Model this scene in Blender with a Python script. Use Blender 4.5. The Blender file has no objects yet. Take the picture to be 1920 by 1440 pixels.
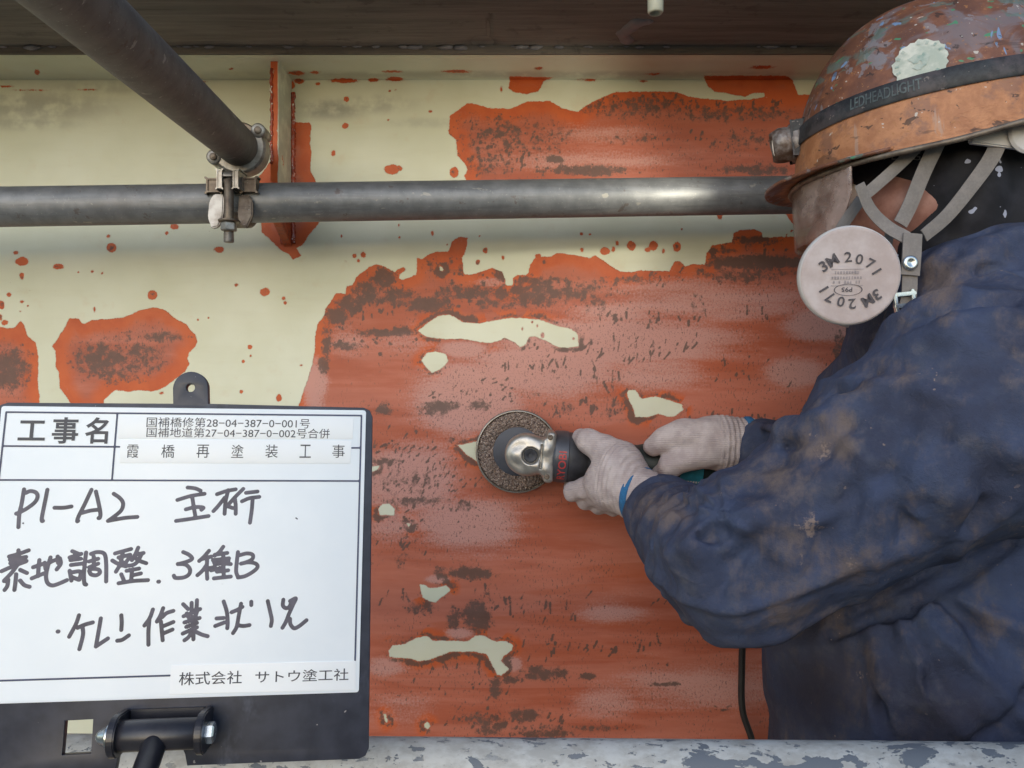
import bpy, bmesh, math, random
import numpy as np
from mathutils import Vector, Matrix, Euler

R = math.radians
scene = bpy.context.scene
random.seed(7); rng = np.random.default_rng(11)

# ------------------------------------------------------------------ camera, sky, sun, exposure
F = 1493.333                      # focal length in photograph pixels (28 mm on 36 mm, 1920 px)
cam = bpy.data.cameras.new('camera'); cam.lens = 28; cam.sensor_width = 36
cam.clip_start = 0.02; cam.clip_end = 2000
camo = bpy.data.objects.new('camera', cam); scene.collection.objects.link(camo)
camo.location = (0, 0, 0); camo.rotation_euler = (R(90), 0, 0)      # level, looking along +Y
scene.camera = camo

SUN_EL, SUN_AZ = 20.0, 194.0      # azimuth measured from +Y; the light comes from behind the camera
w = bpy.data.worlds.new('World'); scene.world = w; w.use_nodes = True
wn = w.node_tree.nodes; bg = wn['Background']
sky = wn.new('ShaderNodeTexSky'); sky.sky_type = 'NISHITA'; sky.sun_disc = False
sky.sun_elevation = R(SUN_EL); sky.sun_rotation = R(SUN_AZ)
sky.dust_density = 0.6; sky.air_density = 1.0; sky.ozone_density = 1.0
w.node_tree.links.new(sky.outputs['Color'], bg.inputs['Color']); bg.inputs['Strength'].default_value = 0.15
sl = bpy.data.lights.new('sun', 'SUN'); sl.energy = 0.6; sl.angle = R(65); sl.color = (1.0, 0.98, 0.95)
so = bpy.data.objects.new('sun', sl); scene.collection.objects.link(so)
_a, _e = R(SUN_AZ), R(SUN_EL)
sdir = Vector((math.sin(_a) * math.cos(_e), math.cos(_a) * math.cos(_e), math.sin(_e)))
so.rotation_euler = (-sdir).to_track_quat('-Z', 'Y').to_euler(); so.location = sdir * 20
vs = scene.view_settings; vs.view_transform = 'Standard'; vs.look = 'None'; vs.gamma = 1.0
vs.exposure = 0.62; vs.use_curve_mapping = False

# ------------------------------------------------------------------ helpers
COL = scene.collection
def P(px, py, d):                  # a photograph pixel at depth d (metres along +Y)
    return np.array([(px - 960) / F * d, d, (720 - py) / F * d])
def link(o, parent=None):
    COL.objects.link(o)
    if parent is not None: o.parent = parent
    return o
def tag(o, label, cat, group=None):
    o['label'] = label; o['category'] = cat
    if group: o['group'] = group
    return o
def struct(o): o['kind'] = 'structure'; return o
def thing(name, label, cat, loc=(0, 0, 0)):
    o = bpy.data.objects.new(name, None); o.empty_display_size = 0.05
    o.location = loc; link(o); return tag(o, label, cat)
def fix(o):                        # keep world coordinates of a child whose parent Empty stands elsewhere
    if o.parent is not None:
        if o.parent.parent is None: o.matrix_parent_inverse = Matrix.Translation(-o.parent.location)
    return o
def mesh_obj(name, V, Fc, mat, parent=None, smooth=False, attrs=None):
    me = bpy.data.meshes.new(name)
    V = np.asarray(V, dtype=np.float64)
    if isinstance(Fc, np.ndarray):
        n = len(Fc); k = Fc.shape[1]
        me.vertices.add(len(V)); me.vertices.foreach_set('co', V.astype(np.float32).ravel())
        me.loops.add(n * k); me.loops.foreach_set('vertex_index', Fc.astype(np.int32).ravel())
        me.polygons.add(n); me.polygons.foreach_set('loop_start', np.arange(0, n * k, k, dtype=np.int32))
        me.update(calc_edges=True)
    else:
        me.from_pydata([tuple(v) for v in V], [], [tuple(f) for f in Fc])
    if attrs:
        for k2, a in attrs.items():
            at = me.attributes.new(k2, 'FLOAT', 'POINT'); at.data.foreach_set('value', np.asarray(a, dtype=np.float32))
    if smooth: me.polygons.foreach_set('use_smooth', np.ones(len(me.polygons), dtype=bool))
    if mat: me.materials.append(mat)
    o = bpy.data.objects.new(name, me); link(o, parent); return fix(o)
def from_bm(name, bm, mat, parent=None, smooth=False):
    bmesh.ops.recalc_face_normals(bm, faces=bm.faces)
    me = bpy.data.meshes.new(name); bm.to_mesh(me); bm.free()
    if smooth:
        for p in me.polygons: p.use_smooth = True
    if mat: me.materials.append(mat)
    o = bpy.data.objects.new(name, me); link(o, parent); return fix(o)
def auto_smooth(o, ang=40):
    me = o.data
    for p in me.polygons: p.use_smooth = True
    bm = bmesh.new(); bm.from_mesh(me)
    for e in bm.edges:
        if len(e.link_faces) == 2 and e.calc_face_angle(0) > R(ang): e.smooth = False
    bm.to_mesh(me); bm.free(); return o
def frame(axis):                   # orthonormal frame whose z is axis
    z = np.asarray(axis, float); z = z / np.linalg.norm(z)
    r = np.array([0, 0, 1.0]) if abs(z[2]) < 0.9 else np.array([1.0, 0, 0])
    x = np.cross(r, z); x /= np.linalg.norm(x); y = np.cross(z, x); return x, y, z
def lathe(prof, a, axis, n=48, xdir=None):   # prof: (s along axis, r); closed with fans where r==0
    x, y, z = frame(axis)
    if xdir is not None:
        x = np.asarray(xdir, float); x = x - z * (x @ z); x /= np.linalg.norm(x); y = np.cross(z, x)
    a = np.asarray(a, float); V = []; Fc = []
    for s, r in prof:
        for i in range(n):
            t = 2 * math.pi * i / n; V.append(a + z * s + (x * math.cos(t) + y * math.sin(t)) * max(r, 1e-5))
    for j in range(len(prof) - 1):
        for i in range(n):
            Fc.append((j * n + i, j * n + (i + 1) % n, (j + 1) * n + (i + 1) % n, (j + 1) * n + i))
    return V, Fc
def cyl(name, a, b, r, mat, parent=None, n=32, bev=0.0006, smooth=True):
    a = np.asarray(a, float); b = np.asarray(b, float); L = np.linalg.norm(b - a); bev = min(bev, r * .4, L * .4)
    V, Fc = lathe([(0, 0), (0, r - bev), (bev, r), (L - bev, r), (L, r - bev), (L, 0)], a, b - a, n)
    o = mesh_obj(name, V, Fc, mat, parent)
    return auto_smooth(o, 50) if smooth else o
def tube(name, pts, r, mat, parent=None, n=14, caps=True, sub=6):
    pts = [np.asarray(p, float) for p in pts]; Q = []
    if len(pts) > 2:
        ext = [2 * pts[0] - pts[1]] + pts + [2 * pts[-1] - pts[-2]]
        for i in range(1, len(ext) - 2):
            p0, p1, p2, p3 = ext[i - 1:i + 3]
            for k in range(sub):
                t = k / sub
                Q.append(.5 * ((2 * p1) + (-p0 + p2) * t + (2 * p0 - 5 * p1 + 4 * p2 - p3) * t * t + (-p0 + 3 * p1 - 3 * p2 + p3) * t ** 3))
        Q.append(pts[-1])
    else: Q = pts
    Q = np.array(Q); V = []; Fc = []; T = np.gradient(Q, axis=0); x = None
    for i, q in enumerate(Q):
        t = T[i] / np.linalg.norm(T[i])
        if x is None: x, y, _ = frame(t)
        x = x - t * (x @ t); x /= np.linalg.norm(x); y = np.cross(t, x)
        rr = r[i] if hasattr(r, '__len__') else r
        for k in range(n): V.append(q + (x * math.cos(2 * math.pi * k / n) + y * math.sin(2 * math.pi * k / n)) * rr)
    for j in range(len(Q) - 1):
        for i in range(n): Fc.append((j * n + i, j * n + (i + 1) % n, (j + 1) * n + (i + 1) % n, (j + 1) * n + i))
    if caps: Fc.append(tuple(range(n))[::-1]); Fc.append(tuple(range((len(Q) - 1) * n, len(Q) * n)))
    return mesh_obj(name, V, Fc, mat, parent, smooth=True)
def box(name, c, ax, half, mat, parent=None, bev=0.001):     # oriented box, ax = 3 axis vectors
    bm = bmesh.new(); bmesh.ops.create_cube(bm, size=2)
    ax = [np.asarray(a, float) / np.linalg.norm(a) for a in ax]
    for v in bm.verts:
        q = np.asarray(c, float) + sum(ax[i] * v.co[i] * half[i] for i in range(3)); v.co = Vector(q)
    bev = min(bev, .42 * min(half))
    if bev: bmesh.ops.bevel(bm, geom=bm.edges[:], offset=bev, segments=2, affect='EDGES')
    return auto_smooth(from_bm(name, bm, mat, parent), 35)

# ------------------------------------------------------------------ materials
def newmat(name):
    m = bpy.data.materials.new(name); m.use_nodes = True
    nt = m.node_tree; return m, nt, nt.nodes, nt.links, nt.nodes['Principled BSDF']
class NB:                          # small node builder
    def __init__(s, name):
        s.m, s.nt, s.n, s.l, s.b = newmat(name); s._tc = None
    def tc(s):
        if s._tc is None: s._tc = s.n.new('ShaderNodeTexCoord').outputs['Object']
        return s._tc
    def mapped(s, sc=(1, 1, 1), rot=(0, 0, 0)):
        mp = s.n.new('ShaderNodeMapping'); mp.inputs['Scale'].default_value = sc; mp.inputs['Rotation'].default_value = rot
        s.l.new(s.tc(), mp.inputs['Vector']); return mp.outputs[0]
    def noise(s, scale, det=3, rough=.55, vec=None, dist=0.0):
        t = s.n.new('ShaderNodeTexNoise'); t.inputs['Scale'].default_value = scale; t.inputs['Detail'].default_value = det
        t.inputs['Roughness'].default_value = rough; t.inputs['Distortion'].default_value = dist
        s.l.new(vec if vec else s.tc(), t.inputs['Vector']); return t.outputs['Fac']
    def voro(s, scale, vec=None, feat='F1', out='Distance'):
        t = s.n.new('ShaderNodeTexVoronoi'); t.inputs['Scale'].default_value = scale; t.feature = feat
        s.l.new(vec if vec else s.tc(), t.inputs['Vector']); return t.outputs[out]
    def attr(s, name):
        t = s.n.new('ShaderNodeAttribute'); t.attribute_name = name; return t.outputs['Fac']
    def val(s, x, sock):
        if isinstance(x, (int, float)): sock.default_value = x
        else: s.l.new(x, sock)
    def math(s, op, a, b=0.0, clamp=False):
        t = s.n.new('ShaderNodeMath'); t.operation = op; t.use_clamp = clamp
        s.val(a, t.inputs[0]); s.val(b, t.inputs[1]); return t.outputs[0]
    def step(s, x, a, b):          # smooth 0..1 as x goes a..b (a may exceed b)
        t = s.n.new('ShaderNodeMapRange'); t.interpolation_type = 'SMOOTHSTEP'; s.val(x, t.inputs['Value'])
        if a > b: t.inputs['From Min'].default_value = b; t.inputs['From Max'].default_value = a; t.inputs['To Min'].default_value = 1; t.inputs['To Max'].default_value = 0
        else: t.inputs['From Min'].default_value = a; t.inputs['From Max'].default_value = b
        return t.outputs[0]
    def mix(s, f, a, b):
        t = s.n.new('ShaderNodeMix'); t.data_type = 'RGBA'; s.val(f, t.inputs['Factor'])
        for v, k in ((a, 'A'), (b, 'B')):
            sock = [i for i in t.inputs if i.name == k and i.type == 'RGBA'][0]
            if isinstance(v, tuple): sock.default_value = (*v, 1)
            else: s.l.new(v, sock)
        return [o for o in t.outputs if o.type == 'RGBA'][0]
    def bump(s, h, strength=.3, dist=.001):
        t = s.n.new('ShaderNodeBump'); t.inputs['Strength'].default_value = strength; t.inputs['Distance'].default_value = dist
        s.l.new(h, t.inputs['Height']); s.l.new(t.outputs[0], s.b.inputs['Normal']); return t
    def out(s, col=None, rough=None, metal=None, spec=None):
        if col is not None:
            if isinstance(col, tuple): s.b.inputs['Base Color'].default_value = (*col, 1)
            else: s.l.new(col, s.b.inputs['Base Color'])
        if rough is not None: s.val(rough, s.b.inputs['Roughness'])
        if metal is not None: s.val(metal, s.b.inputs['Metallic'])
        if spec is not None: s.b.inputs['Specular IOR Level'].default_value = spec
        return s.m
def simple(name, col, rough=.5, metal=0., nscale=60, var=.25, bumpd=.0004, col2=None, spec=None):
    b = NB(name); n = b.noise(nscale, 4, .6); n2 = b.noise(nscale * .17, 3)
    c2 = col2 if col2 else tuple(max(0, c * (1 - var)) for c in col)
    c = b.mix(b.step(b.math('ADD', b.math('MULTIPLY', n, .5), b.math('MULTIPLY', n2, .5)), .4, .62), c2, col)
    if bumpd: b.bump(n, .4, bumpd)
    return b.out(c, b.math('ADD', rough - .08, b.math('MULTIPLY', n, .16)), metal, spec)

def make_painted(name):            # cream paint over orange primer over dark mill scale; wear from attributes
    b = NB(name)
    sd = b.attr('redd'); osd = b.attr('outer'); dk = b.attr('dark'); pk = b.attr('pink'); dirt = b.attr('dirt')
    e1 = b.noise(170, 3, .6); e2 = b.noise(600, 2, .5); big = b.noise(9, 3); mid = b.noise(38, 4, .6); fine = b.noise(320, 3, .6)
    sdn = b.math('ADD', sd, b.math('ADD', b.math('MULTIPLY', b.math('SUBTRACT', e1, .5), .55), b.math('MULTIPLY', b.math('SUBTRACT', e2, .5), .22)))
    red = b.step(sdn, .05, -.05)                        # 1 where bare primer
    hz = b.noise(26, 5, .65, b.mapped((.22, 1, 1.6)))     # long horizontal rubbing marks
    hz2 = b.noise(90, 3, .6, b.mapped((.10, 1, 1.3), (0, R(-3), 0)))
    inner = b.step(b.math('ADD', osd, b.math('MULTIPLY', b.math('SUBTRACT', mid, .5), 3.0)), -1.2, -3.8)
    orange = b.mix(b.step(mid, .35, .7), (.57, .105, .020), (.50, .085, .018))
    dull = b.mix(b.step(hz, .35, .68), (.39, .092, .046), (.49, .150, .096))
    dull = b.mix(b.math('MULTIPLY', b.step(hz2, .45, .75), .45), dull, (.31, .072, .040))
    bands = b.noise(13, 3, .5, b.mapped((.10, 1, 1), (0, R(2.5), 0)), .3); dull = b.mix(b.math('MULTIPLY', b.step(bands, .50, .53), .38), dull, (.52, .19, .135))
    dull = b.mix(b.math('MULTIPLY', b.step(b.noise(21, 3, .5, b.mapped((.12, 1, 1), (0, R(-2), 0)), .3), .535, .56), .45), dull, (.42, .095, .040))
    c = b.mix(b.math('MULTIPLY', inner, .92), orange, dull)
    pf = b.math('MULTIPLY', b.step(b.math('ADD', pk, b.math('ADD', b.math('MULTIPLY', b.math('SUBTRACT', hz, .5), 1.1), b.math('MULTIPLY', b.math('SUBTRACT', fine, .5), .9))), .12, .75), .88)
    c = b.mix(pf, c, (.54, .275, .235))
    # abrasion speckle: dark pin marks everywhere inside, dense where 'dark' is high
    v1 = b.voro(165, b.mapped((1, 1, .8))); spots = b.step(b.math('ADD', v1, b.math('MULTIPLY', fine, .35)), .52, .25)
    df = b.math('ADD', dk, b.math('ADD', b.math('MULTIPLY', b.math('SUBTRACT', b.noise(95, 6, .78), .5), 3.6), b.math('MULTIPLY', b.math('SUBTRACT', spots, .3), .5)))
    dmask = b.math('MULTIPLY', b.step(df, .26, .86), b.step(dk, .04, .3))
    flk = b.math('MULTIPLY', b.step(b.noise(240, 3, .6, b.mapped((1.6, 1, .7), (0, R(18), 0))), .575, .64), b.step(b.noise(16, 3), .40, .56))
    flk = b.math('MULTIPLY', flk, b.math('MULTIPLY', inner, .75))
    dm = b.math('MAXIMUM', b.math('MULTIPLY', dmask, .86), flk)
    dcol = b.mix(mid, (.050, .030, .024), (.125, .085, .070))
    pin = b.math('MULTIPLY', b.step(b.noise(520, 2, .5), .60, .66), b.step(b.math('ADD', pk, b.math('MULTIPLY', b.noise(20, 3), .6)), .5, 1.0)); dm = b.math('MAXIMUM', dm, b.math('MULTIPLY', b.math('MULTIPLY', pin, inner), .6))
    c = b.mix(dm, c, dcol)
    cream = b.mix(b.step(big, .3, .7), (.62, .625, .475), (.68, .69, .555))
    cream = b.mix(b.math('MULTIPLY', b.step(hz, .5, .75), .18), cream, (.50, .46, .30))
    cream = b.mix(b.math('MULTIPLY', b.step(mid, .58, .8), .22), cream, (.58, .42, .26))
    cream = b.mix(b.math('MULTIPLY', dirt, b.step(b.math('ADD', mid, b.math('MULTIPLY', hz, .5)), .5, .85)), cream, (.27, .26, .22))
    speck = b.math('MULTIPLY', b.step(b.noise(420, 1), .74, .80), b.step(b.noise(30, 2), .52, .62))
    cream = b.mix(b.math('MULTIPLY', speck, .6), cream, (.20, .10, .05))
    edge = b.math('MULTIPLY', b.step(sdn, .16, .05), .22)
    cream = b.mix(edge, cream, (.42, .26, .14))
    col = b.mix(red, cream, c)
    hgt = b.math('ADD', b.math('MULTIPLY', red, -1.0), b.math('ADD', b.math('MULTIPLY', fine, .22), b.math('MULTIPLY', hz2, .18)))
    b.bump(hgt, .7, .0009)
    rough = b.math('ADD', b.math('MULTIPLY', red, .10), b.math('ADD', .34, b.math('MULTIPLY', mid, .18)))
    return b.out(col, rough, 0., .45)
M = {}
M['painted'] = make_painted('worn_cream_paint')

def make_concrete():
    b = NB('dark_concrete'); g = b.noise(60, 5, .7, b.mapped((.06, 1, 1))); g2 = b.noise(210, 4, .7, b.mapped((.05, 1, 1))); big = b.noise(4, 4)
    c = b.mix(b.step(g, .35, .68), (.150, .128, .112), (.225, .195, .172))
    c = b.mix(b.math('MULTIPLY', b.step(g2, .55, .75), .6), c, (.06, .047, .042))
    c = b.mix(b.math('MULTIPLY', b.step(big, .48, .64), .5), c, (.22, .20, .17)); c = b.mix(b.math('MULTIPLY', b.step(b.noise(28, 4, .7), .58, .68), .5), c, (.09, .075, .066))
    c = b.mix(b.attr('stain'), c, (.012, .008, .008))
    b.bump(b.math('ADD', g, g2), .6, .0015); return b.out(c, .85, 0)
M['concrete'] = make_concrete()

def make_galv(name, base, dark, rough=.42, metal=.75, rust=.12):
    b = NB(name); n = b.noise(55, 4, .6); lo = b.noise(7, 3); st = b.noise(130, 4, .7, b.mapped((.05, 1, 1)))
    sp = b.step(b.noise(380, 2), .66, .74)
    c = b.mix(b.step(n, .32, .68), dark, base)
    c = b.mix(b.math('MULTIPLY', b.step(st, .5, .72), .45), c, tuple(x * .55 for x in dark))
    c = b.mix(b.math('MULTIPLY', sp, .55), c, (.38, .37, .34)); c = b.mix(b.math('MULTIPLY', b.step(b.noise(70, 3, .6, b.mapped((.5, 1, 1))), .665, .69), .6), c, (.40, .38, .33)); c = b.mix(b.math('MULTIPLY', b.step(b.noise(45, 4, .7), .62, .68), .5), c, (.10, .055, .035))
    c = b.mix(b.math('MULTIPLY', b.step(lo, .55, .75), rust), c, (.12, .06, .03))
    b.bump(b.math('ADD', n, st), .25, .0004)
    return b.out(c, b.math('ADD', rough - .1, b.math('MULTIPLY', b.math('ADD', n, lo), .14)), metal)
M['pipe'] = make_galv('grey_scaffold_pipe', (.235, .242, .25), (.175, .182, .192), .48, .45)
M['pipe_dark'] = make_galv('dark_scaffold_pipe', (.17, .152, .138), (.125, .110, .10), .6, .25, .3)
M['zinc'] = make_galv('zinc_clamp', (.42, .41, .39), (.22, .20, .18), .42, .75, .45)
M['zinc_dark'] = make_galv('dull_zinc', (.24, .20, .16), (.11, .085, .07), .5, .6, .5)

def make_grey_paint():
    b = NB('flaking_grey_paint'); a = b.noise(26, 5, .62, b.mapped((.40, 1, 1)), .5); f = b.noise(95, 4, .65, b.mapped((.6, 1, 1))); fine = b.noise(420, 3)
    base = b.mix(b.step(f, .35, .65), (.46, .455, .43), (.60, .605, .585))
    base = b.mix(b.math('MULTIPLY', b.step(b.noise(40, 4), .55, .72), .5), base, (.30, .27, .24))
    slate = b.step(b.math('ADD', a, b.math('MULTIPLY', f, .30)), .735, .75)
    specks = b.math('MULTIPLY', b.step(b.noise(150, 4, .65, b.mapped((.5, 1, 1))), .59, .615), b.step(b.noise(7, 2), .38, .5))
    m = b.math('MAXIMUM', slate, b.math('MULTIPLY', specks, .9))
    c = b.mix(m, base, (.165, .185, .215))
    c = b.mix(b.math('MULTIPLY', b.step(fine, .67, .73), .4), c, (.12, .11, .10))
    b.bump(b.math('ADD', b.math('MULTIPLY', m, -1.), b.math('MULTIPLY', f, .5)), .7, .0009); return b.out(c, .6, 0)
M['grey_paint'] = make_grey_paint()

def make_weld():
    b = NB('wet_red_lead_bead'); n = b.noise(190, 3); d = b.noise(60, 3)
    c = b.mix(b.step(d, .4, .65), (.36, .055, .02), (.22, .03, .015)); c = b.mix(b.step(n, .60, .68), c, (.72, .68, .62))  # pale flecks in the colour stand in for glints on the glossy bead
    b.bump(n, .8, .0015); return b.out(c, .14, 0, .7)
M['weld'] = make_weld()

# board
def make_white():
    b = NB('whiteboard_enamel'); n = b.noise(30, 4); s = b.noise(160, 4, .7, b.mapped((.5, 1, 1.2)))
    c = b.mix(b.step(n, .35, .7), (.80, .855, .91), (.83, .88, .93))
    c = b.mix(b.math('MULTIPLY', b.step(s, .68, .78), .28), c, (.55, .56, .60)); b.bump(n, .05, .0002); return b.out(c, .34, 0)
M['white'] = make_white()
M['sticker'] = simple('label_tape', (.86, .89, .92), .4, 0, 40, .02, 0)
M['ink'] = simple('marker_ink', (.040, .040, .065), .45, 0, 120, .5, 0, (.075, .075, .12))
M['print'] = simple('printed_line', (.045, .06, .13), .5, 0, 80, .2, 0)
M['print_black'] = simple('printed_black', (.05, .055, .075), .5, 0, 80, .2, 0)
def make_frame():
    b = NB('board_black_plastic'); n = b.noise(70, 4); sc = b.noise(24, 5, .7, b.mapped((1, 1, .5)))
    c = b.mix(b.step(n, .3, .7), (.026, .029, .044), (.042, .046, .066))
    c = b.mix(b.math('MULTIPLY', b.step(sc, .58, .72), .55), c, (.11, .125, .17))
    c = b.mix(b.step(b.noise(210, 2), .735, .76), c, (.32, .30, .30))
    b.bump(n, .2, .0003); return b.out(c, .42, 0)
M['frame'] = make_frame()
M['black_metal'] = simple('black_painted_steel', (.018, .018, .024), .32, 0, 90, .3, .0003, (.035, .033, .04))
M['chrome'] = simple('zinc_bolt', (.62, .66, .68), .25, .9, 120, .2, .0002)

# clothing etc
def make_cloth():
    b = NB('dusty_navy_cotton'); n = b.noise(11, 5, .65); m1 = b.noise(42, 5, .7); fine = b.noise(900, 2); wv = b.noise(260, 3, .7)
    st = b.noise(55, 4, .7, b.mapped((1, 1, .3), (0, R(35), 0)))
    c = b.mix(b.step(n, .3, .7), (.044, .050, .084), (.062, .082, .150))
    c = b.mix(b.math('MULTIPLY', b.step(m1, .45, .72), .45), c, (.100, .110, .145))
    dust = b.math('ADD', b.attr('dust'), b.math('MULTIPLY', b.math('SUBTRACT', st, .5), 1.1))
    dust = b.math('ADD', dust, b.math('MULTIPLY', b.math('SUBTRACT', m1, .5), 1.0))
    c = b.mix(b.math('MULTIPLY', b.step(dust, .20, .78), .70), c, (.190, .142, .120))
    c = b.mix(b.math('MULTIPLY', b.attr('dark_tint'), .8), c, (.030, .022, .026))
    c = b.mix(b.math('MULTIPLY', b.step(b.math('ADD', b.attr('scuff'), b.math('MULTIPLY', b.math('SUBTRACT', wv, .5), 1.6)), .55, .95), .75), c, (.32, .24, .20))
    pin = b.math('MULTIPLY', b.step(b.noise(150, 2), .71, .745), b.step(b.noise(16, 2), .5, .62))
    c = b.mix(b.math('MULTIPLY', pin, .55), c, (.36, .27, .22))
    wv_ = b.n.new('ShaderNodeTexNoise'); wv_.inputs['Scale'].default_value = 9; b.l.new(b.tc(), wv_.inputs['Vector'])
    vm = b.n.new('ShaderNodeVectorMath'); vm.operation = 'MULTIPLY_ADD'; b.l.new(wv_.outputs['Color'], vm.inputs[0]); vm.inputs[1].default_value = (.09, .09, .09); b.l.new(b.tc(), vm.inputs[2])
    cr1 = b.voro(17, vm.outputs[0]); cr2 = b.voro(38, vm.outputs[0])                       # crumpled facets with sharp creases
    crm = b.math('ADD', b.math('MULTIPLY', cr1, 2.6), b.math('MULTIPLY', cr2, 1.1))
    m1 = b.math('ADD', m1, crm)
    b.bump(b.math('ADD', b.math('MULTIPLY', m1, .8), b.math('ADD', b.math('MULTIPLY', wv, .35), b.math('MULTIPLY', fine, .25))), .75, .0030)
    mm = b.out(c, .85, 0, .2); return mm
M['cloth'] = make_cloth()
def make_glove():
    b = NB('white_cotton_knit'); n = b.noise(60, 4); w1 = b.n.new('ShaderNodeTexWave'); w1.inputs['Scale'].default_value = 130; w1.inputs['Distortion'].default_value = 1.2
    w1.bands_direction = 'Z'; b.l.new(b.tc(), w1.inputs['Vector'])
    c = b.mix(b.step(n, .35, .7), (.46, .385, .385), (.60, .525, .52)); c = b.mix(b.math('MULTIPLY', b.step(b.noise(120, 3), .62, .75), .3), c, (.24, .17, .15))
    c = b.mix(b.math('MULTIPLY', w1.outputs['Fac'], .16), c, (.30, .24, .24))
    b.bump(b.math('ADD', w1.outputs['Fac'], b.noise(700, 2)), .55, .0007); return b.out(c, .95, 0, .1)
M['glove'] = make_glove()
M['blue_cuff'] = simple('blue_cuff_knit', (.03, .16, .36), .9, 0, 300, .3, .0008)
M['skin'] = simple('skin', (.37, .185, .145), .55, 0, 90, .15, .0006, (.26, .115, .088))
def make_hood():
    b = NB('black_stretch_hood'); n = b.noise(50, 4); c = b.mix(b.step(n, .4, .7), (.010, .010, .014), (.020, .020, .027))
    c = b.mix(b.step(b.math('ADD', b.noise(75, 2), b.math('MULTIPLY', b.noise(9, 2), .25)), .80, .815), c, (.34, .36, .46)); b.bump(n, .4, .0012); return b.out(c, .7, 0, .3)
M['hood'] = make_hood()
M['boot'] = simple('boot_leather', (.03, .028, .028), .6, 0, 80, .4, .0008)
def make_helmet():
    b = NB('paint_splashed_copper_helmet'); m1 = b.noise(60, 5, .7); lo = b.attr('rim'); up = b.step(lo, .62, .40)
    c = b.mix(b.step(m1, .35, .7), (.150, .060, .035), (.255, .103, .054))
    c = b.mix(b.math('MULTIPLY', b.step(b.noise(26, 4), .42, .6), .55), c, (.105, .050, .036))
    rimc = b.mix(b.step(m1, .35, .65), (.34, .140, .060), (.47, .215, .100))
    rimc = b.mix(b.math('MULTIPLY', b.step(b.noise(33, 5, .7), .50, .62), .6), rimc, (.19, .10, .075))
    c = b.mix(b.step(b.math('ADD', lo, b.math('MULTIPLY', b.math('SUBTRACT', m1, .5), .5)), .40, .58), c, rimc)
    def splat(scale, sc, rot, lo_, hi_, col, amt, dist, mask=True, det=4):
        nonlocal c
        f = b.step(b.noise(scale, det, .62, b.mapped(sc, rot), dist), lo_, hi_); f = b.math('MULTIPLY', f, amt)
        c = b.mix(b.math('MULTIPLY', f, up) if mask else f, c, col); return f
    splat(20, (1, 1, 1.2), (.4, .3, 0), .53, .64, (.185, .175, .20), .62, .8)
    splat(46, (1, 1, .7), (.2, 1.3, .4), .585, .62, (.24, .23, .25), .65, .6)
    g = splat(17, (1.2, 1, 1.6), (1.1, 0, .5), .565, .63, (.095, .175, .155), .62, .9)
    splat(60, (.8, 1, 1.3), (0, .8, .2), .665, .68, (.06, .25, .13), .9, .5, True, 2)
    splat(42, (1.5, 1.2, .7), (0, .5, 1.2), .665, .68, (.17, .28, .46), .9, .4, True, 2)
    splat(70, (1, .8, 1.2), (2, .5, .2), .635, .67, (.025, .018, .016), .75, .5, False, 3)
    splat(120, (1, 1, 1), (0, 0, 0), .70, .715, (.55, .52, .47), .8, .2, False, 2)
    splat(240, (1, 1, 1), (1, 2, 0), .66, .68, (.36, .16, .06), .8, .2, False, 2)
    splat(70, (1, .35, .09), (.3, .9, 0), .655, .70, (.38, .30, .25), .45, .1, False)
    splat(70, (.09, .35, 1), (.3, .5, 0), .62, .66, (.05, .03, .025), .5, .1, False)
    b.bump(b.math('ADD', m1, g), .5, .0009)
    return b.out(c, b.math('ADD', .38, b.math('MULTIPLY', m1, .3)), .12)
M['helmet'] = make_helmet()
def make_rubberband():
    b = NB('grimy_black_strap'); n = b.noise(60, 5, .7); c = b.mix(b.step(n, .4, .7), (.012, .013, .016), (.035, .040, .045))
    c = b.mix(b.math('MULTIPLY', b.step(b.noise(25, 5, .7), .48, .62), .75), c, (.070, .058, .062)); c = b.mix(b.math('MULTIPLY', b.step(b.noise(150, 2), .69, .72), .7), c, (.20, .17, .15)); b.bump(b.noise(400, 2), .3, .0004); return b.out(c, .6, 0)
M['strap_black'] = make_rubberband()
M['strap_grey'] = simple('grey_elastic_strap', (.235, .215, .205), .75, 0, 500, .18, .0003)
M['lamp_body'] = simple('paint_crusted_lamp', (.30, .28, .27), .5, .25, 110, .5, .002, (.10, .065, .05))
M['sticker_worn'] = simple('worn_round_sticker', (.60, .61, .54), .6, 0, 110, .5, .0004, (.38, .43, .37))
M['filter'] = simple('filter_felt', (.55, .49, .49), .92, 0, 60, .10, .0006, (.45, .375, .365))
M['filter_rim'] = simple('filter_rim', (.62, .60, .59), .6, 0, 80, .1, .0003)
M['filter_ink'] = simple('filter_ink', (.10, .09, .10), .8, 0, 200, .2, 0)
M['filter_faint'] = simple('filter_faint_ink', (.36, .32, .33), .8, 0, 400, .25, 0)
M['mask'] = simple('grey_rubber_mask', (.17, .17, .18), .55, 0, 60, .25, .0005)
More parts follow.
